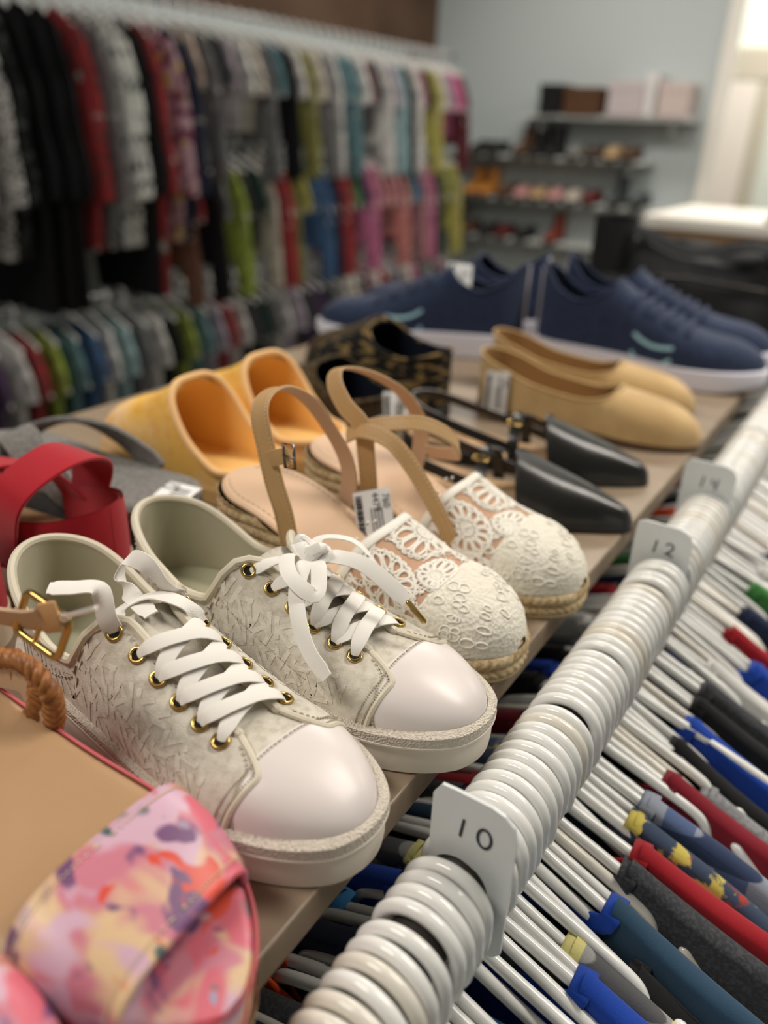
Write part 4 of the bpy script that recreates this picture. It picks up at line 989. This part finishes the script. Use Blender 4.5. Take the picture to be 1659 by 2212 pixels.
# ================================================================ size cards on the rod
m_card = mat('white_card_plastic', (222, 226, 226), .35, .45)
m_marker = mat('grey_marker', (58, 58, 62), .6, .3)
def arcpts(cx, cy, rx, ry, a0, a1, n=16): return [(cx + rx * math.cos(math.radians(a0 + (a1 - a0) * k / n)), cy + ry * math.sin(math.radians(a0 + (a1 - a0) * k / n))) for k in range(n + 1)]
GLYPH = {'1': [[(.35, 1), (.2, 0)]], '0': [arcpts(.45, .5, .42, .5, 80, 445, 24)],
         '2': [arcpts(.42, .72, .36, .27, 165, -40, 10) + [(.5, .35), (.22, .12), (.1, .06), (.2, .2), (.45, .1), (.9, .0)]],
         '4': [[(.1, .95), (.12, .5), (.75, .48)], [(.72, 1.0), (.55, -.05)]]}
def size_card(txt, x, yc, zt, tilt, label, wid=.0385, hgt=.083):
    t = thing('size_card', label, 'size card', (x, ROD_Y, ROD_Z), rot=(tilt, 0, 0))
    g = G(); w = wid / 2; zt = zt - ROD_Z + H; dy = yc - ROD_Y; c = .0045
    out = [(-w + c, 0), (w - c * 2.2, 0), (w - c * .6, -c * .6), (w, -c * 2.2), (w, -hgt + c), (w - c, -hgt), (-w + c, -hgt), (-w, -hgt + c), (-w, -c), (-w + c * .3, -c * .3)]
    out = [(-y, z) for y, z in out]      # seen from the near end: +y is on the left
    hole = [(-.0 + .0135 * math.cos(a), .0135 * math.sin(a)) for a in (2 * PI * k / 28 for k in range(28))]
    th = .0016
    def P(y, z, s): return (s * th / 2, dy + y, zt + z)
    # plate with a round hole for the rod, closed by a slit towards the left edge
    hc = (-dy, -zt)
    H_ = [(hc[0] + y, hc[1] + z) for y, z in hole]
    N = 56; outer = []
    seg = [(out[i], out[(i + 1) % len(out)]) for i in range(len(out))]
    for k in range(N):
        a = 2 * PI * k / N; d = (math.cos(a), math.sin(a)); best = None
        for (p, q) in seg:
            ex, ez = q[0] - p[0], q[1] - p[1]; den = d[0] * ez - d[1] * ex
            if abs(den) < 1e-12: continue
            tt = ((p[0] - hc[0]) * ez - (p[1] - hc[1]) * ex) / den; uu = ((p[0] - hc[0]) * d[1] - (p[1] - hc[1]) * d[0]) / den
            if tt > 0 and -1e-6 <= uu <= 1 + 1e-6 and (best is None or tt < best): best = tt
        outer.append((hc[0] + d[0] * best, hc[1] + d[1] * best))
    inner = [(hc[0] + .0138 * math.cos(2 * PI * k / N), hc[1] + .0138 * math.sin(2 * PI * k / N)) for k in range(N)]
    rows = [[P(y, z, -1) for y, z in inner], [P(y, z, -1) for y, z in outer], [P(y, z, 1) for y, z in outer], [P(y, z, 1) for y, z in inner]]
    g.grid(rows, cu=True, cv=True); g.build('plate', m_card, t, smooth=False)
    for i, ch in enumerate(txt):
        g = G(); s = .0098
        for pl in GLYPH[ch]:
            pp = [A([-.5 * th - .0002, dy + .006 - (i * .0088 + a * s * .72) * 1.0 + .0005, zt - .0225 + b * s]) for a, b in pl]
            g.ribbon(pp if len(pp) > 4 else [pp[0] + (pp[-1] - pp[0]) * k / 5 for k in range(6)] if len(pp) == 2 else pp, A([-1., 0, 0]), .0013, .0002)
        g.build('digit', m_marker, t, smooth=False)
    return t
size_card('10', -.0105, -.0445, .0385, 0.0, 'white size card with a handwritten 10, beside the toe of the nearer sneaker', .0375)
size_card('12', .301, -.0355, .0300, 0.0, 'white size card with a handwritten 12, beside the lace espadrille toe', .0400, .078)
size_card('14', .435, -.0365, .0340, 0.0, 'white size card with a handwritten 14, beside the black pointed toes', .0420, .078)

# ================================================================ hangers along the front rod
HANG = [make_hanger(False, m_hang), make_hanger(True, m_hang), make_hanger(False, m_hang2), make_hanger(True, m_hang2)]
CARDS = (-.0105, .301, .435)
rh = random.Random(21)
GAPS = {5: .006, 6: .004, 16: .004, 29: .005, 30: .005, 34: .004, 41: .004, 52: .005, 53: .004}
x = -.165; k = 0; SLOTS = []
while x < 1.30:
    if any(abs(x - c) < .0062 for c in CARDS): x += .0012; continue
    SLOTS.append(x); k += 1
    x += .0078 + rh.choice((0, 0, 0, .0006)) + (rh.choice((.004, .006)) if rh.random() < .10 else 0)
# ---------------------------------------------------------------- shirts on those hangers
FC = dict(charcoal=(52, 53, 57), navy=(30, 38, 62), dnavy=(24, 30, 50), black=(22, 22, 24), lblue=(74, 146, 204), royal=(28, 66, 160), grey=(120, 121, 122), maroon=(122, 26, 40), red=(150, 28, 38), white=(214, 213, 210), orange=(226, 84, 36), teal=(44, 70, 92), green=(60, 120, 60), lime=(150, 170, 60), heather=(142, 143, 145), tan=(176, 150, 116))
def fmat(n):
    mx = {'charcoal': [('noise', 500, (70, 72, 76), .45, .65)], 'grey': [('noise', 400, (98, 99, 100), .4, .6)], 'heather': [('noise', 300, (112, 113, 116), .4, .65)], 'navy': [('noise', 300, (38, 50, 82), .5, .7)]}.get(n)
    return fabric('fabric_' + n, FC[n], mx)
def plaid(name, c, a, b, sc=9):
    m = fabric(name, c, [('wavey', sc, a, .55, .62), ('wavez', sc, b, .6, .66)]); return m
m_plaid_y = plaid('plaid_yellow_grey', (150, 150, 148), (208, 200, 132), (86, 86, 88), 11)
m_plaid_b = plaid('plaid_blue_grey', (82, 98, 134), (140, 146, 160), (50, 62, 92), 10)
m_hawaii = fabric('colourful_print', (58, 70, 92), [('noised', 60, (196, 180, 90), .55, .6), ('noised', 45, (176, 60, 40), .6, .65)])
KN = dict(tee=dict(hw=.172, length=.5, drop=.070, neck=.050, sleeve=1, thick=.0092, top_f=.72, seed=3, neckdip=.035),
          wide=dict(hw=.172, length=.46, drop=.070, neck=.076, sleeve=1, thick=.0092, top_f=.72, seed=8, neckdip=.05),
          shirt=dict(hw=.172, length=.54, drop=.070, neck=.044, sleeve=2, thick=.0092, top_f=.72, seed=12, neckdip=.03))
def shirt(kind, x, m, mc, label, group=None, yaw=0.0):
    t = make_garment(kind, 'shirt', label, 'shirt', m, mc, **KN[kind]); t.location = (x, ROD_Y, ROD_Z); t.rotation_euler = (0, 0, yaw)
    if group: t['group'] = group
    return t
F = fmat
LIST = [(-.158, 'tee', F('black'), F('black'), 'black tee at the near end of the front rod'),
 (-.140, 'tee', F('orange'), F('orange'), 'orange tee near the near end of the front rod'),
 (-.120, 'tee', F('royal'), F('royal'), 'royal blue tee nearest the floral sandals on the front rod'),
 (-.100, 'wide', F('charcoal'), F('charcoal'), 'charcoal knit tee with a wide neck nearer than the 10 card'),
 (-.082, 'tee', F('navy'), F('navy'), 'dark blue tee with a ribbed collar nearer than the 10 card'),
 (-.064, 'shirt', F('charcoal'), F('charcoal'), 'charcoal shirt with long sleeves nearer than the 10 card'),
 (-.046, 'wide', F('charcoal'), F('orange'), 'charcoal tee with orange neck binding just before the 10 card'),
 (-.024, 'shirt', F('dnavy'), F('dnavy'), 'dark navy polo shirt right before the 10 card'),
 (.004, 'wide', F('lblue'), F('lblue'), 'light blue tee just past the 10 card'),
 (.022, 'tee', F('royal'), F('royal'), 'royal blue tee behind the light blue tee'),
 (.040, 'shirt', m_plaid_y, m_plaid_y, 'grey and yellow plaid shirt between the 10 and 12 cards'),
 (.058, 'wide', F('black'), F('black'), 'black wide-necked tee behind the yellow plaid shirt'),
 (.076, 'tee', F('teal'), F('royal'), 'dark teal tee with royal blue collar between the 10 and 12 cards'),
 (.094, 'tee', F('charcoal'), F('charcoal'), 'charcoal tee next to the red tee on the front rod'),
 (.112, 'tee', F('red'), F('red'), 'red tee on the front rod between the 10 and 12 cards'),
 (.130, 'shirt', m_hawaii, m_hawaii, 'multicoloured print shirt on the front rod'),
 (.150, 'shirt', m_plaid_b, m_plaid_b, 'blue plaid shirt on the front rod between the 10 and 12 cards'),
 (.172, 'tee', F('maroon'), F('maroon'), 'maroon tee behind the blue plaid shirt'),
 (.194, 'wide', F('heather'), F('heather'), 'heather grey tee behind the maroon tee'),
 (.214, 'tee', F('black'), F('black'), 'black tee between the heather grey tee and the royal tee'),
 (.238, 'tee', F('royal'), F('royal'), 'royal blue tee next before the dark tees at the 12 card'),
 (.262, 'tee', F('black'), F('black'), 'black tee two before the 12 card'), (.284, 'tee', F('charcoal'), F('charcoal'), 'charcoal tee right before the 12 card'),
 (.316, 'tee', F('white'), F('white'), 'white tee right behind the 12 card'), (.345, 'wide', F('royal'), F('royal'), 'royal blue tee between the 12 and 14 cards'),
 (.375, 'tee', F('red'), F('red'), 'red tee between the 12 and 14 cards'), (.405, 'tee', F('navy'), F('navy'), 'navy tee right before the 14 card'),
 (.455, 'tee', F('green'), F('green'), 'green tee right behind the 14 card'), (.49, 'tee', F('white'), F('white'), 'white tee beyond the 14 card'),
 (.525, 'tee', F('navy'), F('navy'), 'navy tee beyond the 14 card'), (.57, 'tee', F('orange'), F('orange'), 'orange tee beyond the 14 card'),
 (.62, 'tee', F('black'), F('black'), 'black tee beyond the 14 card'), (.67, 'tee', F('maroon'), F('maroon'), 'maroon tee beyond the 14 card'),
 (.73, 'tee', F('navy'), F('royal'), 'navy tee with royal blue collar beyond the 14 card'), (.80, 'tee', F('green'), F('white'), 'green tee with white collar beyond the 14 card'),
 (.88, 'tee', F('grey'), F('grey'), 'grey tee near the far end of the front rod'), (.97, 'tee', F('charcoal'), F('charcoal'), 'charcoal tee near the far end of the front rod'),
 (1.05, 'tee', F('black'), F('black'), 'black tee near the far end of the front rod'), (1.13, 'tee', F('white'), F('white'), 'white tee near the far end of the front rod'), (1.21, 'tee', F('navy'), F('navy'), 'navy tee near the far end of the front rod')]
ORDS = ('next', 'second', 'third', 'fourth')
SH = []; TW = {}
short = lambda l: l.split(' on the')[0].split(' with')[0].split(' near')[0].split(' between')[0].split(' beyond')[0].split(' right')[0].split(' just')[0].split(' next')[0].split(' behind')[0].split(' at')[0].split(' past')[0]
busy = {min(SLOTS, key=lambda v: abs(v - l[0])) for l in LIST}
for (x, kd, m, mc, lab) in LIST:
    sx = min(SLOTS, key=lambda v: abs(v - x)); SH.append((sx, lab)); TW[sx] = (rh.uniform(-.07, .07), rh.uniform(-.05, .05))
    o = shirt(kd, sx, m, mc, lab); o.rotation_euler = (TW[sx][0], 0, TW[sx][1])
ORD = 'first second third fourth fifth sixth seventh eighth ninth tenth eleventh twelfth thirteenth fourteenth fifteenth sixteenth seventeenth eighteenth nineteenth'.split() + [a + b for a in ('twentieth', 'thirtieth', 'fortieth') for b in [''] + ['-' + o for o in 'first second third fourth fifth sixth seventh eighth ninth'.split()]]
used = [False] * 4; cnt = {}
for i, x in enumerate(SLOTS):
    own = [l for s_, l in SH if abs(s_ - x) < 1e-6]
    v = rh.choice((0, 1, 1, 1)) + (2 if rh.random() < .22 else 0); colr = 'cream' if v > 1 else 'white'
    if own: lab = 'plastic hanger holding the ' + own[0].replace(', next one', '').replace(' on the front rod', '')
    else:
        pv = [l for s_, l in SH if s_ < x]; pv = pv[-1] if pv else None
        cnt[pv] = cnt.get(pv, 0) + 1
        lab = ORD[cnt[pv] - 1] + ' empty hanger past the ' + pv if pv else ORD[cnt[pv] - 1] + ' empty hanger at the near end of the front rod'
    lab = ' '.join(lab.split()[:16])
    if not used[v]: o = HANG[v]; used[v] = True; o['label'] = lab; o['group'] = 'hangers on the front rod'; o.location = (x, ROD_Y, ROD_Z)
    else: o = copy_tree(HANG[v], (x, ROD_Y, ROD_Z), lab, 'hangers on the front rod')
    tw = TW.get(x, (rh.uniform(-.08, .08), rh.uniform(-.06, .06))); o.rotation_euler = (tw[0], 0, tw[1])
# ================================================================ clothes rails along the left wall
m_rail = mat('rail_chrome', (150, 150, 150), .3, .5, metal=1.)
RY = 2.38
RAILS = {'upper': (1.05, 4.32, H + .66), 'middle': (1.95, 4.30, H + .205), 'lower': (1.0, 4.30, H - .325)}
wr = thing('clothes_rack', 'chrome clothes rack with three clothes rails along the left wall', 'clothes rack', (2.7, RY, 0))
for nm, (a, b, z) in RAILS.items():
    g = G(); g.tube([(a - 2.7, 0, z), (b - 2.7, 0, z)], .012, 10); g.build('rail', m_rail, wr)
for x in (1.065, 4.315):
    g = G(); g.box((x - 2.7, .28, (H + .7) / 2), (.03, .03, H + .7)); g.build('upright', m_rail, wr, False)
    for nm, (a, b, z) in RAILS.items():
        if a - .1 < x < b + .1: g = G(); g.box((x - 2.7, .14, z), (.014, .28, .02)); g.build('arm', m_rail, wr, False)
gh, gb = hanger_meshes(False, .13, .05, .0042)
BH = thing('clothes_hanger', 'white hanger', 'hanger'); gh.build('hook', m_hang, BH, angle=None); gb.build('shoulder_frame', m_hang, BH, angle=None)
GC = dict(black=(20, 20, 23), grey=(120, 120, 122), charcoal=(60, 60, 64), white=(222, 220, 216), cream=(214, 204, 184), lilac=(176, 160, 180), peach=(222, 190, 168), teal=(90, 140, 150), maroon=(110, 34, 44), pink=(214, 96, 150), rose=(196, 120, 132), salmon=(222, 120, 112), red=(190, 44, 46), navy=(34, 42, 74), blue=(58, 104, 164), lime=(164, 190, 50), olive=(150, 148, 62), green=(84, 140, 72), darkgreen=(30, 66, 54), yellow=(190, 180, 70), brown=(120, 72, 48), purple=(84, 54, 100), aqua=(150, 196, 204), orange=(216, 120, 60))
def gm(n):
    c0 = GC[n]; gy = sum(c0) / 3; c0 = tuple(int((c * .72 + gy * .28) * .88) for c in c0); return mat('rail_' + n, c0, .9, .2, mix=[('noised', 24, tuple(int(c * .62 + 26) for c in c0), .52, .60), ('noise', 14, (176, 172, 168), .64, .69)])
m_leo = mat('rail_speckled', (190, 188, 186), .9, .2, mix=[('noise', 90, (40, 40, 42), .5, .54)])
m_bwf = mat('rail_floral', (206, 208, 204), .9, .2, mix=[('noised', 45, (26, 28, 28), .54, .58)])
m_pkf = mat('rail_pink_floral', (176, 150, 160), .9, .2, mix=[('noised', 30, (110, 60, 80), .5, .56), ('noised', 20, (190, 170, 90), .6, .64)])
m_blk2 = mat('rail_black_pattern', (24, 26, 27), .9, .2, mix=[('noised', 26, (72, 76, 76), .56, .62)])
KB = dict(kid=dict(hw=.128, length=.36, drop=.05, neck=.042, sleeve=1, thick=.012, seed=2), kidlong=dict(hw=.128, length=.40, drop=.05, neck=.042, sleeve=2, thick=.012, seed=5, flare=.15),
          baby=dict(hw=.115, length=.40, drop=.045, neck=.036, sleeve=1, thick=.013, seed=9), adult=dict(hw=.185, length=.74, drop=.09, neck=.06, sleeve=2, thick=.017, seed=4, flare=.12),
          dress=dict(hw=.165, length=.93, drop=.08, neck=.06, sleeve=2, thick=.019, seed=6, flare=.2))
seen = {}
rb = random.Random(11); first_bh = [True]
def wall_garment(rail, x, col, kind, noun, m=None):
    a, b, z = RAILS[rail]; key = (rail, col, noun); seen[key] = seen.get(key, 0) + 1; n = seen[key]
    m = m or (mat('rail_plain_black', (19, 19, 22), .9, .2) if col == 'black' else gm(col))
    lab = '%s %s on the %s wall rail, %s of its colour' % (col.replace('darkgreen', 'dark green'), noun, rail, ORD[n - 1])
    t = make_garment('wall' + kind, noun.split()[-1], lab, noun.split()[-1], m, m, **KB[kind]); t.location = (x, RY, z - .012)
    t.rotation_euler = (0, 0, rb.uniform(-.10, .10)); t['group'] = 'clothes on the %s wall rail' % rail
    hl = 'hanger of the ' + lab.replace(' of its colour', '').replace('wall rail, ', 'wall rail, the ')
    if first_bh[0]: h = BH; first_bh[0] = False; h['label'] = hl; h['group'] = 'hangers on the %s wall rail' % rail; h.location = (x, RY, z)
    else: h = copy_tree(BH, (x, RY, z), hl, 'hangers on the %s wall rail' % rail)
    h.rotation_euler = t.rotation_euler
AD = [(1.12, 'black', 'adult', None), (1.19, 'speckled', 'adult', m_leo), (1.27, 'speckled', 'adult', m_leo), (1.34, 'patterned black', 'adult', m_blk2), (1.41, 'black', 'dress', None), (1.48, 'black', 'dress', None), (1.545, 'black', 'dress', None),
      (1.61, 'red', 'adult', None), (1.67, 'grey', 'adult', None), (1.73, 'white and black floral', 'adult', m_bwf), (1.80, 'white and black floral', 'adult', m_bwf), (1.86, 'black', 'dress', None), (1.915, 'red', 'dress', None), (1.975, 'pink floral', 'adult', m_pkf), (2.04, 'navy', 'adult', None)]
for x, c, k, m in AD: wall_garment('upper', x, c, k, 'dress' if k == 'dress' else 'blouse', m)
UP = 'peach grey charcoal lilac white cream grey teal black white olive cream grey white teal teal white maroon grey white lilac aqua black white rose black yellow cream lilac pink pink maroon'.split()
for i, c in enumerate(UP): wall_garment('upper', 2.13 + i * .0675, c, rb.choice(('kid', 'kidlong')), "children's top")
MI = 'brown red black grey lime charcoal darkgreen cream red olive yellow blue blue navy red green navy pink rose salmon rose salmon teal blue rose pink darkgreen olive olive yellow'.split()
for i, c in enumerate(MI): wall_garment('middle', 2.03 + i * .0745, c, rb.choice(('kid', 'kidlong')), "children's shirt")
LO = 'grey navy purple white red lime teal blue white aqua grey white black lime teal lilac red white charcoal darkgreen grey white lilac charcoal purple navy grey white cream grey rose white red grey lilac cream pink grey white navy rose grey'.split()
for i, c in enumerate(LO): wall_garment('lower', 1.04 + i * .077, c, 'baby', 'baby suit')

# ================================================================ shoe shelves on the far wall
m_board = mat('grey_white_shelf', (190, 194, 193), .5, .4)
def wshoe_last(L=.25): return Last(L, [(0, .03), (.5 * L, .033), (.72 * L, .042), (L, .036)], [(0, .07), (.35 * L, .07), (.55 * L, .05), (L, .03)], [(0, .02), (L, .012)], heel_cap=.03, toe_cap=.05)
SHOE0 = {}
def wall_shoe(y, z, col, label, boot=False, x=XW - .005):
    cm = mat('shelf_shoe_%d_%d_%d' % col, col, .6, .3)
    if boot not in SHOE0:
        la = wshoe_last(); t = thing('boot' if boot else 'shoe', label, 'boot' if boot else 'shoe', (x, y, z))
        upper(la, 0, la.L - .0004, lambda q: la.s_at(q, interp(q, [(0, .07), (.05, .055), (.1, .062), (.13, .09)])) if not boot else la.s_at(q, interp(q, [(0, .085), (.08, .085), (.12, .09)])), .001, .002, nu=26, nv=8).build('upper', [cm, m_dark], t)
        la.sole([(0, 0.), (.002, .002), (.001, lambda q: la.z(q) + .002)], n=26).build('sole', m_blacksole, t)
        if boot:
            g = G(); g.grid([[(.058 + .052 * math.cos(a) * (1 - .1 * k), .033 * math.sin(a), .06 + .10 * k) for a in (2 * PI * i / 20 for i in range(20))] for k in np.linspace(0, 1, 6)], cv=True); g.build('shaft', cm, t)
        SHOE0[boot] = t
    else: t = copy_tree(SHOE0[boot], (x, y, z), label)
    t.rotation_euler = (0, 0, PI)
    for c in t.children:
        if c.name.split('.')[0] in ('upper', 'shaft'): c.material_slots[0].link = 'OBJECT'; c.material_slots[0].material = cm
    return t
def wall_box(y, z, w, h, col, label, name='shoe_box'):
    cm = mat('box_%d_%d_%d' % col, col, .7, .2); t = thing(name, label, 'box', (XW - .11, y, z))
    g = G(); g.box((0, 0, h * .38), (.20, w, h * .76), bev=.002); g.build('box', cm, t, False)
    g = G(); g.box((0, 0, h * .87), (.206, w + .006, h * .26), bev=.002); g.build('lid', cm, t, False)
for z, y0, y1, lb in ((.385, 1.05, 2.05, 'topmost'), (.165, 1.25, 2.62, 'second from the top'), (-.075, 1.15, 2.62, 'third from the top'), (-.31, 1.4, 2.62, 'lowest')):
    s_ = thing('wall_shelf', 'pale grey wall shelf with shoes on the far wall, ' + lb, 'shelf', (XW - .10, (y0 + y1) / 2, H + z))
    g = G(); g.box((0, 0, -.01), (.20, y1 - y0, .018), bev=.002); g.build('board', m_board, s_, False)
    for y in (y0 + .12, y1 - .12): g = G(); g.box((.03, y - (y0 + y1) / 2, -.05), (.13, .016, .064), bev=.002); g.build('bracket', m_board, s_, False)
BLK, BRN, GRY, TAN, PNK, DRD, ORG = (26, 26, 27), (84, 58, 40), (120, 120, 116), (180, 150, 112), (190, 140, 138), (92, 30, 30), (178, 118, 52)
wall_box(1.86, H + .385, .13, .155, BLK, 'black shoe box on the topmost far wall shelf'); wall_box(1.67, H + .385, .21, .14, BRN, 'brown shoe box on the topmost far wall shelf')
wall_box(1.42, H + .385, .20, .17, (186, 176, 178), 'pale lilac shoe box on the topmost far wall shelf'); wall_box(1.29, H + .385, .05, .21, (214, 212, 212), 'narrow white box on the topmost far wall shelf'); wall_box(1.165, H + .385, .16, .165, (196, 180, 176), 'pale pink shoe box on the topmost far wall shelf')
S2, S3, S4 = H + .165, H - .075, H - .31
for y, c, l, b in ((2.30, BLK, 'black flat shoe at the wall end of the second far shelf', 0), (2.19, BLK, 'black flat shoe second from the wall end of the second far shelf', 0), (2.02, BRN, 'brown ankle boot on the second far shelf', 1), (1.92, BLK, 'black ankle boot next to the brown ankle boot', 1), (1.82, BLK, 'black ankle boot farther from the brown ankle boot', 1), (1.68, GRY, 'grey shoe in the middle of the second far shelf', 0), (1.57, (70, 56, 48), 'dark brown shoe on the second far shelf', 0), (1.46, TAN, 'tan shoe on the second far shelf', 0), (1.36, BRN, 'brown shoe at the door end of the second far shelf', 0)): wall_shoe(y, S2, c, l, bool(b))
for y, c, l, b in ((2.33, ORG, 'orange brown ankle boot on the third far shelf', 1), (2.23, ORG, 'orange brown ankle boot second on the third far shelf', 1), (2.10, BRN, 'brown shoe on the third far shelf', 0), (1.99, PNK, 'dusty pink shoe on the third far shelf', 0), (1.88, TAN, 'tan shoe on the third far shelf', 0), (1.77, PNK, 'dusty pink shoe in the middle of the third far shelf', 0), (1.66, (190, 180, 168), 'beige shoe on the third far shelf', 0), (1.55, DRD, 'dark red shoe on the third far shelf', 0), (1.40, (52, 58, 60), 'dark grey ankle boot on the third far shelf', 1), (1.27, (52, 58, 60), 'dark grey shoe at the door end of the third far shelf', 0)): wall_shoe(y, S3, c, l, bool(b))
for y, c, l, b in ((2.46, (70, 50, 40), 'dark brown boot at the wall end of the lowest far shelf', 1), (2.34, BRN, 'brown shoe near the wall end of the lowest far shelf', 0), (2.20, BLK, 'black shoe on the lowest far shelf', 0), (2.09, DRD, 'dark red shoe on the lowest far shelf', 0), (1.95, BLK, 'black shoe in the middle of the lowest far shelf', 0), (1.76, (120, 52, 36), 'rust brown boot on the lowest far shelf', 1)): wall_shoe(y, S4, c, l, bool(b))

# ================================================================ far end of the shelf: black bag, dark boot, green slip of paper
m_bag = mat('black_nylon', (24, 25, 28), .7, .3, bump=('noise', 25, .5, .01))
bag = thing('shoulder_bag', 'black slumped shoulder bag behind the navy running shoes', 'bag', (1.14, .150, H))
rows = []
for k in range(15):
    v = k / 14; z = .118 * v; sc = (1 - .25 * v ** 3) * (.9 + .1 * math.sin(PI * v)); row = []
    for i in range(40):
        a = 2 * PI * i / 40; c_, s_ = math.cos(a), math.sin(a)
        row.append((.085 * sc * abs(c_) ** .6 * (1 if c_ > 0 else -1) * (1 - .35 * v) + .006 * math.sin(5 * a + 4 * v), .165 * sc * abs(s_) ** .6 * (1 if s_ > 0 else -1), z + .014 * v * math.sin(3 * a + 1)))
    rows.append(row)
g = G(); g.grid(rows, cv=True); g.fan(rows[0], flip=True); g.fan(rows[-1]); g.build('body', m_bag, bag, angle=None)
g = G(); g.ribbon(smooth_path([(-.03, .12, .10), (-.06, .10, .145), (-.07, .0, .125), (-.06, -.09, .14), (-.03, -.12, .10)], 8), A([-.6, 0, .8]), .022, .004); g.build('carry_strap', m_bag, bag)
g = G(); g.tube([(-.07, -.11, .08), (-.075, .0, .086), (-.07, .11, .08)], .003, 6); g.build('zip', m_rodm, bag)
bt = wall_shoe(.315, H, (24, 24, 26), 'black ankle boot beside the black bag on the shoe rack', True, x=1.16); bt.rotation_euler = (0, 0, PI + .5)
pg = thing('paper_slip', 'pale green slip of paper standing behind the black bag', 'paper', (1.22, .29, H)); g = G()
g.grid([[(.012 * math.sin(3 * v), (u - .5) * .05, v * .11) for u in np.linspace(0, 1, 5)] for v in np.linspace(0, 1, 12)]); g.grid([[(.0008 + .012 * math.sin(3 * v), (u - .5) * .05, v * .11) for u in np.linspace(0, 1, 5)] for v in np.linspace(0, 1, 12)], flip=True); g.build('slip', mat('pale_green_paper', (192, 214, 188), .7, .2), pg)
# counter beyond the rack
ct = thing('counter', 'white-topped wooden counter near the far doorway', 'counter', (2.75, .05, 0))
g = G(); g.box((0, 0, H + .045), (.62, 1.15, .035), bev=.004); g.build('counter_top', mat('white_counter', (226, 222, 214), .4, .4), ct, False)
g = G(); g.box((0, 0, (H + .027) / 2), (.56, 1.08, H + .027), bev=.003); g.build('cabinet', mat('beige_wood', (196, 160, 124), .5, .3, mix=[('noise', (3, 3, 30), (176, 138, 102), .4, .6)]), ct, False)
sp = thing('desk_stand', 'black stand on the front of the white-topped counter', 'stand', (2.52, .22, H + .0625))
g = G(); g.box((0, 0, .008), (.10, .10, .016), bev=.003); g.build('base', m_bag, sp, False); g = G(); g.box((.0, 0, .075), (.02, .09, .12), bev=.003); g.build('panel', m_bag, sp, False)
bpy.context.view_layer.update()
